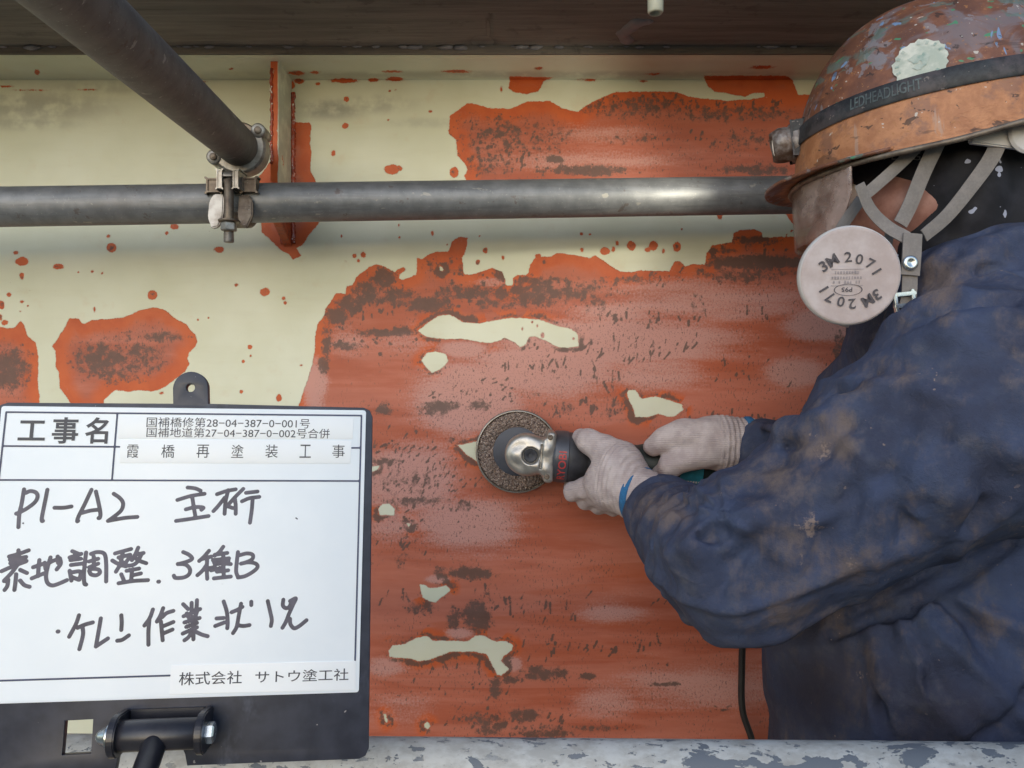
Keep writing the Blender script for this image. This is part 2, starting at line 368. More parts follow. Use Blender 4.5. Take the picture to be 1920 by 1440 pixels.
def make_shield():
    b = NB('grimy_clear_visor'); n = b.noise(22, 4, .6); f = b.noise(130, 3, .6); c = b.mix(b.step(n, .35, .65), (.30, .205, .175), (.50, .395, .36))
    c = b.mix(b.math('MULTIPLY', b.step(b.noise(60, 3), .58, .68), .6), c, (.12, .075, .06)); b.out(c, .18, 0, .6)
    tr = b.n.new('ShaderNodeBsdfTransparent'); tr.inputs[0].default_value = (.96, .90, .87, 1); mx = b.n.new('ShaderNodeMixShader'); o = b.n['Material Output']
    b.l.new(b.math('ADD', .28, b.math('ADD', b.math('MULTIPLY', b.step(n, .35, .65), .28), b.math('MULTIPLY', b.step(f, .5, .7), .14))), mx.inputs[0]); b.l.new(tr.outputs[0], mx.inputs[1]); b.l.new(b.b.outputs[0], mx.inputs[2]); b.l.new(mx.outputs[0], o.inputs['Surface'])
    return b.m
M['shield'] = make_shield()
# grinder
M['gear'] = simple('cast_aluminium', (.56, .53, .49), .40, .7, 70, .35, .0006)
M['tool_dark'] = simple('dark_tool_plastic', (.045, .046, .056), .52, 0, 90, .35, .0005)
M['tool_band'] = simple('grey_tool_band', (.085, .088, .105), .38, .3, 60, .3, .0004)
M['tool_green'] = simple('dark_green_rubber', (.016, .030, .030), .55, 0, 90, .35, .0005)
M['tool_teal'] = simple('teal_label', (.03, .23, .31), .4, 0, 120, .3, 0)
M['red_print'] = simple('red_print', (.55, .06, .06), .5, 0, 120, .25, 0)
M['cord'] = simple('black_rubber_cord', (.018, .015, .015), .5, 0, 60, .3, .0003)
def make_abrasive():
    b = NB('brown_nylon_abrasive'); v = b.voro(330, b.mapped((1, 1, 1)), 'F1'); n = b.noise(260, 4, .7); lo = b.noise(40, 3)
    c = b.mix(b.step(n, .35, .68), (.15, .10, .082), (.42, .31, .255)); c = b.mix(b.step(v, .45, .15), c, (.50, .40, .34)); c = b.mix(b.math('MULTIPLY', b.step(lo, .5, .7), .4), c, (.20, .17, .15))
    b.bump(b.math('ADD', n, v), 1.0, .0035); return b.out(c, .9, 0)
M['abrasive'] = make_abrasive()
M['hub'] = simple('navy_backing_pad', (.055, .062, .085), .5, 0, 70, .3, .0004)
M['guard'] = simple('clear_guard_rim', (.30, .27, .24), .25, .4, 60, .3, .0004)
M['plastic_white'] = simple('yellowed_plastic_tube', (.50, .50, .40), .4, 0, 40, .12, .0003)
M['sealant'] = simple('grey_sealant', (.27, .255, .27), .55, 0, 60, .2, .0008)
M['panel'] = simple('grey_green_panel', (.16, .18, .17), .7, 0, 20, .25, .0006)
M['ground'] = simple('river_bank_ground', (.14, .13, .10), .9, 0, .4, .4, .02, (.07, .09, .04))
M['plank'] = make_galv('galvanised_plank', (.36, .36, .35), (.24, .24, .24), .5, .5)

# ------------------------------------------------------------------ signed-distance modelling
class Field:
    def __init__(s): s.ops = []
    def add(s, fn, k=.0, box=None): s.ops.append(('u', k, fn, box)); return s
    def sub(s, fn, k=.0, box=None): s.ops.append(('s', k, fn, box)); return s
    @staticmethod
    def comb(f, g, mode, k):
        if mode == 's': f = -f
        if k <= 0: r = np.minimum(f, g)
        else:
            h = np.clip(.5 + .5 * (g - f) / k, 0, 1); r = g + (f - g) * h - k * h * (1 - h)
        return -r if mode == 's' else r
    def ev(s, p):
        x, y, z = p[..., 0], p[..., 1], p[..., 2]; f = np.full(x.shape, 9.0)
        for mode, k, fn, bx in s.ops: f = s.comb(f, fn(x, y, z), mode, k)
        return f
    def trace(s, px, py, d0=.4, n=90):
        dv = np.array([(px - 960) / F, 1, (720 - py) / F]); L = np.linalg.norm(dv); t = d0
        for _ in range(n):
            q = s.ev((dv * t)[None])[0]
            if q < .0003: break
            t += max(q, .0003) / L * .9
            if t > 1.3: return None
        return dv * t
    def grid(s, lo, hi, h):
        lo = np.array(lo); n = np.ceil((np.array(hi) - lo) / h).astype(int) + 1
        ax = [(lo[i] + h * np.arange(n[i])).astype(np.float32) for i in range(3)]
        f = np.full(tuple(n), 9.0, dtype=np.float32)
        for mode, k, fn, bx in s.ops:
            sl = [slice(None)] * 3
            if bx is not None:
                ok = True
                for i in range(3):
                    a = int(np.floor((bx[0][i] - lo[i]) / h)); e = int(np.ceil((bx[1][i] - lo[i]) / h)) + 1
                    a = max(a, 0); e = min(e, n[i])
                    if e <= a: ok = False
                    sl[i] = slice(a, e)
                if not ok: continue
            sl = tuple(sl)
            g = fn(ax[0][sl[0]][:, None, None], ax[1][sl[1]][None, :, None], ax[2][sl[2]][None, None, :])
            f[sl] = s.comb(f[sl], g, mode, k)
        return f, lo, h
def rc(a, b, ra, rb=None):
    rb = ra if rb is None else rb; a = np.asarray(a, float); d = np.asarray(b, float) - a; L2 = float(d @ d) + 1e-12
    def f(x, y, z):
        t = np.clip(((x - a[0]) * d[0] + (y - a[1]) * d[1] + (z - a[2]) * d[2]) / L2, 0, 1)
        return np.sqrt((x - a[0] - d[0] * t) ** 2 + (y - a[1] - d[1] * t) ** 2 + (z - a[2] - d[2] * t) ** 2) - (ra + (rb - ra) * t)
    return f
def rcbox(a, b, r, m=.03):
    a = np.asarray(a, float); b = np.asarray(b, float); return (np.minimum(a, b) - r - m, np.maximum(a, b) + r + m)
def ell(c, r, A=None):             # A rows = local axes
    c = np.asarray(c, float); A = np.eye(3) if A is None else np.asarray(A)
    def f(x, y, z):
        q = [(A[i, 0] * (x - c[0]) + A[i, 1] * (y - c[1]) + A[i, 2] * (z - c[2])) for i in range(3)]
        k0 = np.sqrt(sum((q[i] / r[i]) ** 2 for i in range(3))); k1 = np.sqrt(sum((q[i] / r[i] ** 2) ** 2 for i in range(3))) + 1e-6
        return k0 * (k0 - 1) / k1
    return f
def rbox(c, half, rad, A=None):
    c = np.asarray(c, float); A = np.eye(3) if A is None else np.asarray(A)
    def f(x, y, z):
        q = [np.abs(A[i, 0] * (x - c[0]) + A[i, 1] * (y - c[1]) + A[i, 2] * (z - c[2])) - half[i] + rad for i in range(3)]
        o = np.sqrt(sum(np.maximum(t, 0) ** 2 for t in q)); return o + np.minimum(np.maximum(np.maximum(q[0], q[1]), q[2]), 0) - rad
    return f
def cylf(c, axis, r, half, rad=.001):
    c = np.asarray(c, float); n = np.asarray(axis, float); n = n / np.linalg.norm(n)
    def f(x, y, z):
        s = (x - c[0]) * n[0] + (y - c[1]) * n[1] + (z - c[2]) * n[2]
        rr = np.sqrt(np.maximum((x - c[0]) ** 2 + (y - c[1]) ** 2 + (z - c[2]) ** 2 - s * s, 0))
        q0 = rr - r + rad; q1 = np.abs(s) - half + rad
        return np.sqrt(np.maximum(q0, 0) ** 2 + np.maximum(q1, 0) ** 2) + np.minimum(np.maximum(q0, q1), 0) - rad
    return f
def surface(grid):                 # naive surface nets
    f, lo, h = grid; nx, ny, nz = f.shape; ins = f < 0
    cs = np.zeros((nx - 1, ny - 1, nz - 1), dtype=np.int8)
    for i in (0, 1):
        for j in (0, 1):
            for k in (0, 1): cs += ins[i:nx - 1 + i, j:ny - 1 + j, k:nz - 1 + k]
    act = (cs > 0) & (cs < 8); I = np.argwhere(act); idx = -np.ones(act.shape, dtype=np.int32); idx[act] = np.arange(len(I))
    S = np.zeros((len(I), 3)); C = np.zeros(len(I))
    cor = [(i, j, k) for i in (0, 1) for j in (0, 1) for k in (0, 1)]
    val = {c: f[I[:, 0] + c[0], I[:, 1] + c[1], I[:, 2] + c[2]].astype(np.float64) for c in cor}
    for a in cor:
        for d in range(3):
            if a[d] == 0:
                bb = list(a); bb[d] = 1; bb = tuple(bb); va, vb = val[a], val[bb]; m = (va < 0) != (vb < 0)
                t = np.where(m, va / np.where(m, va - vb, 1), 0); p = np.tile(np.array(a, float), (len(I), 1)); p[:, d] = t
                S[m] += p[m]; C[m] += 1
    V = lo + h * (I + S / C[:, None]); Q = []
    for d in range(3):
        e, g = (d + 1) % 3, (d + 2) % 3
        sa = [slice(None)] * 3; sb = [slice(None)] * 3; sa[d] = slice(0, -1); sb[d] = slice(1, None)
        A, B = ins[tuple(sa)], ins[tuple(sb)]; E = np.argwhere(A != B)
        ok = (E[:, e] > 0) & (E[:, g] > 0) & (E[:, e] < f.shape[e] - 1) & (E[:, g] < f.shape[g] - 1); E = E[ok]
        fl = A[tuple(E.T)]; q = []
        for de, dg in ((-1, -1), (0, -1), (0, 0), (-1, 0)):
            K = E.copy(); K[:, e] += de; K[:, g] += dg; q.append(idx[tuple(K.T)])
        q = np.stack(q, 1); q[~fl] = q[~fl][:, ::-1]; Q.append(q)
    return V, np.concatenate(Q)
def smoothv(V, Q, it=2, lam=.5):
    n = len(V); a = np.concatenate([Q[:, [0, 1]], Q[:, [1, 2]], Q[:, [2, 3]], Q[:, [3, 0]]])
    for k in range(it):
        S = np.zeros_like(V); c = np.zeros(n)
        for i, j in ((0, 1), (1, 0)):
            for d in range(3): S[:, d] += np.bincount(a[:, i], V[a[:, j], d], n)
            c += np.bincount(a[:, i], minlength=n)
        V = V + lam * (S / np.maximum(c, 1)[:, None] - V)
    return V
def vnoise(p, seed=0):             # cheap smooth value noise from warped sines, about -1..1
    r = np.random.default_rng(seed); o = 0
    for i in range(6):
        d = r.normal(size=3); d /= np.linalg.norm(d); o = o + np.sin((p @ d) * (1 + .35 * i) + r.uniform(0, 6.28) + 1.3 * np.sin((p @ r.normal(size=3)) * .6 + i))
    return o / 4

# ------------------------------------------------------------------ text and flat strokes
def text_verts(s, bold=0.0):
    cu = bpy.data.curves.new('tmp', 'FONT'); cu.body = s; cu.size = 1; cu.offset = bold; cu.resolution_u = 3
    ob = bpy.data.objects.new('tmp', cu); COL.objects.link(ob)
    dg = bpy.context.evaluated_depsgraph_get(); dg.update()
    me = bpy.data.meshes.new_from_object(ob.evaluated_get(dg))
    V = np.array([v.co[:] for v in me.vertices]); Fc = [tuple(p.vertices) for p in me.polygons]
    bpy.data.objects.remove(ob); bpy.data.curves.remove(cu); bpy.data.meshes.remove(me)
    return V, Fc
def text_fit(s, fn, bold=0.0):     # fn maps (0..1, 0..1) of the text's own box to a 3-D point
    V, Fc = text_verts(s, bold)
    if len(V) == 0: return [], []
    lo, hi = V.min(0), V.max(0); T = (V[:, :2] - lo[:2]) / np.maximum(hi[:2] - lo[:2], 1e-6)
    return [fn(u, v) for u, v in T], Fc
def merge(parts):
    V = []; Fc = []
    for v, f in parts:
        o = len(V); V += list(v); Fc += [tuple(i + o for i in q) for q in f]
    return V, Fc
def strokes2d(strokes, h):         # union of round-ended strokes ((pts), half-width) as one flat mesh, in plane units
    allp = np.concatenate([np.asarray(p, float) for p, _ in strokes]); rm = max(r for _, r in strokes)
    lo = allp.min(0) - rm * 2; hi = allp.max(0) + rm * 2; n = np.ceil((hi - lo) / h).astype(int) + 1
    f = np.full(n, 9.0); X = lo[0] + h * np.arange(n[0]); Y = lo[1] + h * np.arange(n[1])
    for p, r in strokes:
        p = np.asarray(p, float)
        if len(p) == 1: p = np.repeat(p, 2, 0)
        for k in range(len(p) - 1):
            a, b = p[k], p[k + 1]; m = r * 2 + h * 2
            i0, j0 = np.maximum(np.floor((np.minimum(a, b) - m - lo) / h), 0).astype(int); i1, j1 = np.minimum(np.ceil((np.maximum(a, b) + m - lo) / h).astype(int) + 1, n)
            x = X[i0:i1, None]; y = Y[None, j0:j1]; d = b - a; t = np.clip(((x - a[0]) * d[0] + (y - a[1]) * d[1]) / (d @ d + 1e-14), 0, 1)
            g = np.sqrt((x - a[0] - d[0] * t) ** 2 + (y - a[1] - d[1] * t) ** 2) - r; f[i0:i1, j0:j1] = np.minimum(f[i0:i1, j0:j1], g)
    V = []; Fc = []; cache = {}
    def vid(key, p):
        if key not in cache: cache[key] = len(V); V.append(p)
        return cache[key]
    cand = np.argwhere((np.minimum(np.minimum(f[:-1, :-1], f[1:, :-1]), np.minimum(f[:-1, 1:], f[1:, 1:])) < 0))
    for i, j in cand:
        cs = [(i, j), (i + 1, j), (i + 1, j + 1), (i, j + 1)]; vals = [f[c] for c in cs]; poly = []
        for k in range(4):
            c, e = cs[k], cs[(k + 1) % 4]; va, vb = vals[k], vals[(k + 1) % 4]
            if va < 0: poly.append(vid(c, (X[c[0]], Y[c[1]])))
            if (va < 0) != (vb < 0):
                t = va / (va - vb); key = tuple(sorted((c, e))); poly.append(vid(key, (X[c[0]] + (X[e[0]] - X[c[0]]) * t, Y[c[1]] + (Y[e[1]] - Y[c[1]]) * t)))
        if len(poly) >= 3: Fc.append(tuple(poly))
    return np.array(V), Fc

# ================================================================== SETTING
WALL = 1.15; FL_Z = .4395; FLOOR = -1.32
bm = bmesh.new(); bmesh.ops.create_grid(bm, x_segments=2, y_segments=2, size=600)
for v in bm.verts: v.co.z = -6.0
struct(from_bm('ground', bm, M['ground']))

# ---- wear fields, all in photograph pixels
def polysd(poly, x, y):
    p = np.asarray(poly, float); d = np.full(np.broadcast(x, y).shape, 1e9); ins = np.zeros(d.shape, bool)
    for i in range(len(p)):
        a, b = p[i], p[(i + 1) % len(p)]; e = b - a; L = e @ e + 1e-9
        t = np.clip(((x - a[0]) * e[0] + (y - a[1]) * e[1]) / L, 0, 1); d = np.minimum(d, (x - a[0] - e[0] * t) ** 2 + (y - a[1] - e[1] * t) ** 2)
        if a[1] != b[1]:
            cr = ((a[1] > y) != (b[1] > y)) & (x < (b[0] - a[0]) * (y - a[1]) / (b[1] - a[1]) + a[0]); ins ^= cr
    d = np.sqrt(d); return np.where(ins, -d, d)
R1 = [(562,754),(572,727),(584,690),(590,662),(591,632),(596,607),(609,590),(610,579),(624,560),(630,550),(647,551),(650,537),(660,535),(672,516),(692,501),(707,495),(720,500),(732,506),(740,510),(745,505),(757,501),(761,506),(750,514),(748,522),(755,526),(765,521),(780,515),(782,495),(781,481),(791,487),(807,475),(827,471),(840,472),(849,451),(860,444),(877,446),(874,465),(866,486),(870,515),(882,515),(905,509),(922,502),(942,510),(947,525),(949,536),(962,536),(962,522),(970,515),(987,517),(992,510),(993,497),(1002,485),(1015,481),(1032,481),(1045,475),(1070,477),(1105,484),(1117,479),(1127,486),(1147,500),(1162,510),(1190,510),(1200,507),(1255,509),(1265,490),(1275,490),(1285,500),(1302,495),(1322,497),(1325,475),(1335,460),(1372,454),(1376,437),(1390,431),(1415,430),(1429,436),(1430,445),(1490,444),(1580,440),(1625,470),(1645,540),(1640,612),(1644,700),(1660,820),(1650,1000),(1665,1300),(1650,1640),(1200,1700),(760,1660),(545,1560),(520,1300),(535,1100),(515,950),(540,840)]
R2 = [(843,217),(860,206),(877,193),(894,195),(912,202),(957,204),(987,191),(1032,189),(1055,204),(1083,210),(1100,197),(1126,184),(1156,172),(1216,172),(1265,172),(1295,182),(1362,189),(1400,187),(1434,182),(1501,178),(1640,175),(1660,300),(1640,400),(1500,430),(1485,418),(1472,400),(1356,398),(1353,412),(1346,411),(1343,398),(1240,400),(1220,402),(1200,394),(900,388),(880,350),(871,330),(877,319),(873,309),(858,292),(856,262),(841,251)]
R3 = [(954,143),(1040,145),(1018,152),(1014,165),(1008,172),(985,176),(962,172),(953,165),(957,152)]
R4 = [(1319,142),(1327,161),(1340,172),(1362,174),(1396,182),(1411,174),(1434,174),(1434,182),(1460,184),(1497,180),(1486,150),(1475,142)]
R5 = [(97,650),(110,632),(121,617),(130,597),(147,597),(154,606),(162,607),(172,600),(197,599),(232,595),(265,581),(287,577),(310,581),(327,597),(350,609),(365,627),(370,640),(366,650),(355,662),(351,672),(355,682),(347,697),(327,712),(307,727),(287,734),(265,731),(240,734),(217,731),(205,740),(195,750),(195,775),(140,775),(127,747),(112,727),(111,700),(105,687),(104,657)]
R6 = [(-90,630),(-40,612),(0,614),(15,615),(27,615),(39,602),(46,612),(51,630),(67,642),(72,670),(71,712),(74,747),(70,790),(-40,800),(-110,740)]
R7 = [(537,216),(542,216),(547,229),(580,230),(583,235),(581,270),(584,285),(582,305),(582,322),(590,336),(606,380),(600,415),(592,425),(577,444),(567,460),(555,464),(565,480),(550,486),(541,475),(527,470),(505,447),(491,435),(488,400),(486,330),(497,318),(508,300),(530,290)]
REDS = [R1, R2, R3, R4, R5, R6, R7]
C1 = [(784,620),(802,605),(822,592),(840,590),(852,594),(870,605),(900,606),(930,600),(955,596),(970,596),(1012,599),(1037,609),(1062,615),(1072,617),(1084,627),(1085,650),(1065,652),(1045,651),(1030,642),(1015,636),(1002,630),(992,632),(987,645),(975,652),(965,642),(947,634),(932,640),(915,644),(890,640),(865,635),(835,636),(815,634),(797,631)]
C2 = [(790,675),(800,662),(817,659),(835,664),(842,677),(830,690),(810,699),(797,687)]
C3 = [(1175,737),(1179,732),(1191,732),(1204,747),(1229,743),(1254,750),(1279,759),(1282,768),(1266,781),(1251,781),(1235,776),(1216,782),(1191,782),(1188,767),(1179,748)]
C4 = [(859,835),(894,827),(930,826),(925,872),(892,864),(875,852)]
C5 = [(690,876),(712,873),(708,880),(693,888)]
C6 = [(709,955),(717,945),(730,944),(740,955),(739,967),(725,966),(712,966)]
C7 = [(761,980),(771,981),(766,989)]
C8 = [(787,1096),(797,1096),(805,1102),(820,1102),(835,1097),(845,1106),(840,1112),(827,1121),(817,1130),(805,1127),(792,1120)]
C9 = [(729,1220),(735,1211),(760,1207),(780,1197),(800,1192),(812,1201),(840,1202),(877,1202),(892,1192),(907,1191),(925,1202),(950,1202),(962,1210),(960,1220),(945,1230),(940,1240),(955,1255),(940,1267),(932,1265),(922,1245),(912,1227),(887,1222),(845,1222),(825,1230),(805,1237),(785,1240),(770,1235),(730,1232)]
C10 = [(719,1338),(724,1340),(728,1353),(724,1355),(720,1348)]
C11 = [(795,1358),(801,1354),(806,1357),(806,1364),(801,1368),(796,1364)]
C12 = [(825,499),(830,501),(832,509),(824,507)]
HOLES = [C1, C2, C3, C4, C5, C6, C7, C8, C9, C10, C11, C12]
SPOTS = [(209,465,9,9),(204,443,4,3),(110,500,10,5),(41,490,12,8),(41,518,4,6),(30,474,5,3),(286,553,9,9),(328,425,8,5),(313,437,3,3),(428,452,3,4),(411,468,9,5),(17,552,4,4),(3,572,5,8),(41,566,4,3),(9,605,6,5),(38,584,2,2),(177,580,2,4),(443,534,4,3),(469,650,4,4),(470,667,2,2),(456,677,3,3),(453,734,3,3),(303,737,4,3),(391,596,2,2),(371,600,2,2),(147,510,2,2),(173,509,2,2),(192,512,2,2),(1,595,3,6),(52,574,2,2),
 (497,548,9,8),(532,559,3,3),(535,568,3,3),(565,685,3,2),(523,746,5,6),(640,443,2,3),(665,480,4,4),(681,477,5,6),(672,489,3,3),(648,490,2,2),(748,422,2,3),(749,445,2,3),(811,437,3,5),(839,459,2,2),(899,443,2,2),(910,469,4,5),(896,492,4,5),(943,483,2,4),
 (1090,438,3,3),(1106,440,2,2),(1091,469,3,4),(1134,471,9,7),(1150,468,3,5),(1157,456,3,5),(1184,461,8,9),(1225,461,8,9),(1215,468,6,4),(1244,471,3,5),(1269,463,7,9),(1278,430,2,2),(1009,480,5,4),(998,604,2,2),(1008,611,2,3),(979,617,2,3),(1017,629,3,5),(1075,635,2,2),(1484,433,3,2),(1475,440,2,2),
 (650,186,5,5),(647,236,6,6),(728,225,2,2),(625,287,4,5),(735,318,14,9),(748,316,6,5),(851,323,8,10),(807,209,3,2),(596,157,4,3),(731,170,2,2),(742,168,2,2),(940,167,2,4),(645,151,25,4),(700,150,10,3),(740,148,15,4),(560,152,10,5),(545,160,8,8),(540,180,5,6),(735,134,15,2),(855,134,25,3),(555,137,14,4),(590,136,9,3),(70,135,5,6),(433,129,4,2),(1100,150,18,2),(1225,139,12,2),(1430,126,20,3),(1205,152,9,2),(320,153,30,1.5),(160,168,12,1.2),(60,169,20,1.2),(12,162,10,2),(1010,128,7,3),(560,139,9,2),(365,153,14,1.5)]
DARKS = [(190,675,48,30,.85),(262,672,46,32,.65),(300,632,46,10,.7),(230,640,40,20,.4),(215,700,60,20,.6),(8,690,46,42,.85),(930,255,75,38,.5),(915,305,45,25,.5),(1010,262,60,34,.45),(1200,200,110,20,.6),(1370,212,120,16,.55),(1100,320,75,9,1.0),(1040,298,16,8,1.0),(1425,318,60,10,.8),(1390,262,60,20,.5),(1170,260,60,12,.4),
 (632,590,22,16,.9),(655,572,26,18,.9),(690,548,30,22,.85),(720,522,24,20,.95),(745,555,36,18,.8),(800,572,46,14,.95),(870,548,60,14,.8),(925,560,50,24,.7),(940,512,14,14,.95),(1000,552,60,22,.85),(1015,528,50,10,.7),(1075,545,60,18,.7),(1115,565,40,18,.55),(612,640,9,34,.8),(607,684,10,14,.95),(655,648,34,7,.9),(715,624,46,7,.95),(755,622,26,8,.95),(1420,492,95,13,1.1),(1390,512,90,18,.65),(1415,452,55,9,.8),(1350,470,30,6,.8),(1200,525,120,9,.5),(870,500,40,18,.45),
 (812,498,26,16,.4),(1310,570,14,40,.35),(1575,650,14,30,.7),(1625,620,8,25,.7),(720,768,14,12,.9),(830,762,35,10,.9),(815,770,30,12,.7),(900,760,20,10,.7),(1010,740,40,14,.25),(1150,770,40,20,.35),(1060,765,14,12,.5),(720,865,24,7,.9),(760,905,60,30,.45),(780,940,70,9,.7),(870,950,20,10,.7),(860,825,22,10,.5),(880,1075,45,12,.9),(830,1075,16,12,.7),(895,1155,26,30,.95),(850,1160,12,20,.85),(790,1140,26,12,.7),(1010,1262,30,13,.95),(1045,1262,18,10,.85),(930,1290,12,16,.85),(960,1275,20,8,.7),(985,1340,26,12,.95),(920,1360,30,20,.8),(890,1345,30,12,.6),(1020,1375,60,8,.8),(1060,1365,120,6,.55),(755,1050,20,14,.5),(1100,1268,14,6,1.0),(1330,1100,12,5,.6),(1250,1283,30,4,.9),(1400,800,130,14,.25),(965,630,40,10,.6)]
PINKS = [(1170,640,190,40,.75),(1330,570,160,30,.55),(1150,590,80,20,.5),(880,750,90,60,.8),(1020,690,130,50,.7),(590,722,22,44,.8),(770,900,80,60,.7),(880,985,90,45,.65),(740,985,50,30,.5),(1540,610,60,25,.8),(1490,700,50,24,.7),(1230,700,90,30,.55),(1290,545,150,18,.45),(1100,300,140,20,.45),(1120,250,100,20,.35),(1000,640,60,30,.6),(720,1250,35,16,.6),(960,1245,16,12,.8),(860,1187,22,9,.7),(820,1086,20,8,.7),(1150,1150,60,20,.45),(1330,1290,160,40,.5),(1140,1310,60,30,.45),(770,640,50,30,.3),(830,960,60,30,.5),(1080,870,60,30,.2),(870,655,40,14,.8),(920,530,30,10,.4),(650,640,30,40,.25),(760,1330,60,30,.35)]
DIRTS = [(620,205,50,16,.8),(700,195,60,14,.5),(60,200,120,25,.6),(220,165,120,10,.4),(1030,140,500,6,.5),(40,230,90,12,.5),(800,230,60,8,.3)]
DASH = []                          # short scratch marks left by the wheel
def dashes(x0, y0, x1, y1, n, ln, ang, jit=6, r=1.7):
    for i in range(n):
        t = random.uniform(0, 1); x = x0 + (x1 - x0) * t; y = y0 + (y1 - y0) * t + random.gauss(0, jit * .8)
        l = ln * random.uniform(.15, 1.1) ** 1.2; a = R(ang + random.gauss(0, 16)); DASH.append((x, y, x + l * math.cos(a), y - l * math.sin(a), r * random.uniform(.6, 1.2)))
dashes(1010, 692, 1090, 695, 10, 22, 78); dashes(1090, 660, 1160, 650, 8, 22, 70, 14); dashes(1170, 675, 1305, 655, 13, 18, 68, 9); dashes(1120, 600, 1330, 600, 22, 13, 88, 7)
dashes(1360, 595, 1450, 595, 6, 16, 95); dashes(930, 690, 1000, 690, 6, 18, 80); dashes(1110, 710, 1170, 720, 7, 24, 95, 10); dashes(1290, 792, 1480, 780, 18, 13, 85, 8, 2.6)
dashes(1150, 530, 1290, 520, 14, 14, 75, 12, 2.4); dashes(890, 1120, 960, 1120, 9, 18, 80, 10); dashes(920, 1150, 1140, 1140, 20, 17, 80, 16); dashes(980, 1215, 1160, 1222, 18, 13, 65, 9, 2.4)
dashes(1180, 1218, 1240, 1205, 8, 18, 75, 8); dashes(1310, 1190, 1350, 1198, 8, 22, 100, 6); dashes(790, 1255, 900, 1258, 9, 20, 88, 8); dashes(1210, 1252, 1270, 1250, 4, 10, 75); dashes(1220, 1132, 1260, 1130, 5, 10, 60)
dashes(940, 1232, 1040, 1240, 6, 14, 60); dashes(1030, 1360, 1080, 1335, 8, 12, 60); dashes(700, 1120, 770, 1115, 8, 14, 80, 14); dashes(1250, 1150, 1295, 1147, 3, 16, 5, 2); dashes(960, 320, 1050, 320, 5, 12, 80, 8)
dashes(990, 265, 1060, 258, 8, 9, 70, 5, 2.2); dashes(1190, 262, 1330, 258, 10, 9, 60, 8, 2.); dashes(700, 830, 860, 850, 26, 12, 50, 22); dashes(720, 905, 900, 905, 26, 11, 55, 24); dashes(990, 780, 1060, 760, 10, 12, 80, 14)
dashes(700, 1030, 800, 1020, 14, 12, 60, 20); dashes(1100, 770, 1180, 775, 12, 14, 85, 14); dashes(860, 700, 960, 740, 16, 9, 35, 26); dashes(1330, 1330, 1370, 1330, 6, 8, 10, 6)
dashes(1080, 745, 1170, 760, 14, 9, 80, 14, 1.4)
dashes(800, 745, 880, 735, 16, 7, 40, 16, 1.4)
dashes(690, 860, 900, 880, 46, 8, 60, 34, 1.3)
dashes(700, 930, 880, 960, 34, 8, 60, 26, 1.4)
dashes(960, 660, 1330, 640, 40, 8, 75, 24, 1.2)
dashes(1340, 690, 1560, 720, 20, 8, 80, 30, 1.2)
dashes(640, 600, 760, 560, 30, 9, 75, 16, 2.2)
dashes(890, 545, 1120, 545, 46, 9, 80, 16, 2.2)
dashes(880, 265, 1010, 290, 34, 8, 70, 26, 2.4)
dashes(1060, 190, 1480, 205, 44, 9, 80, 9, 2.2)
dashes(1320, 480, 1480, 500, 26, 10, 70, 16, 2.2)
dashes(820, 1350, 1060, 1360, 26, 9, 65, 16, 2.2)
dashes(760, 1290, 1000, 1300, 14, 8, 70, 14, 1.4)
for bx, by in ((850, 520), (925, 300), (1210, 195), (1000, 520), (700, 640), (860, 560)):     # round grit dots near the worn edges
    for i in range(16): a = random.gauss(0, 45), random.gauss(0, 16); DASH.append((bx + a[0], by + a[1], bx + a[0] + 1, by + a[1] + 1, random.uniform(2, 4.2)))
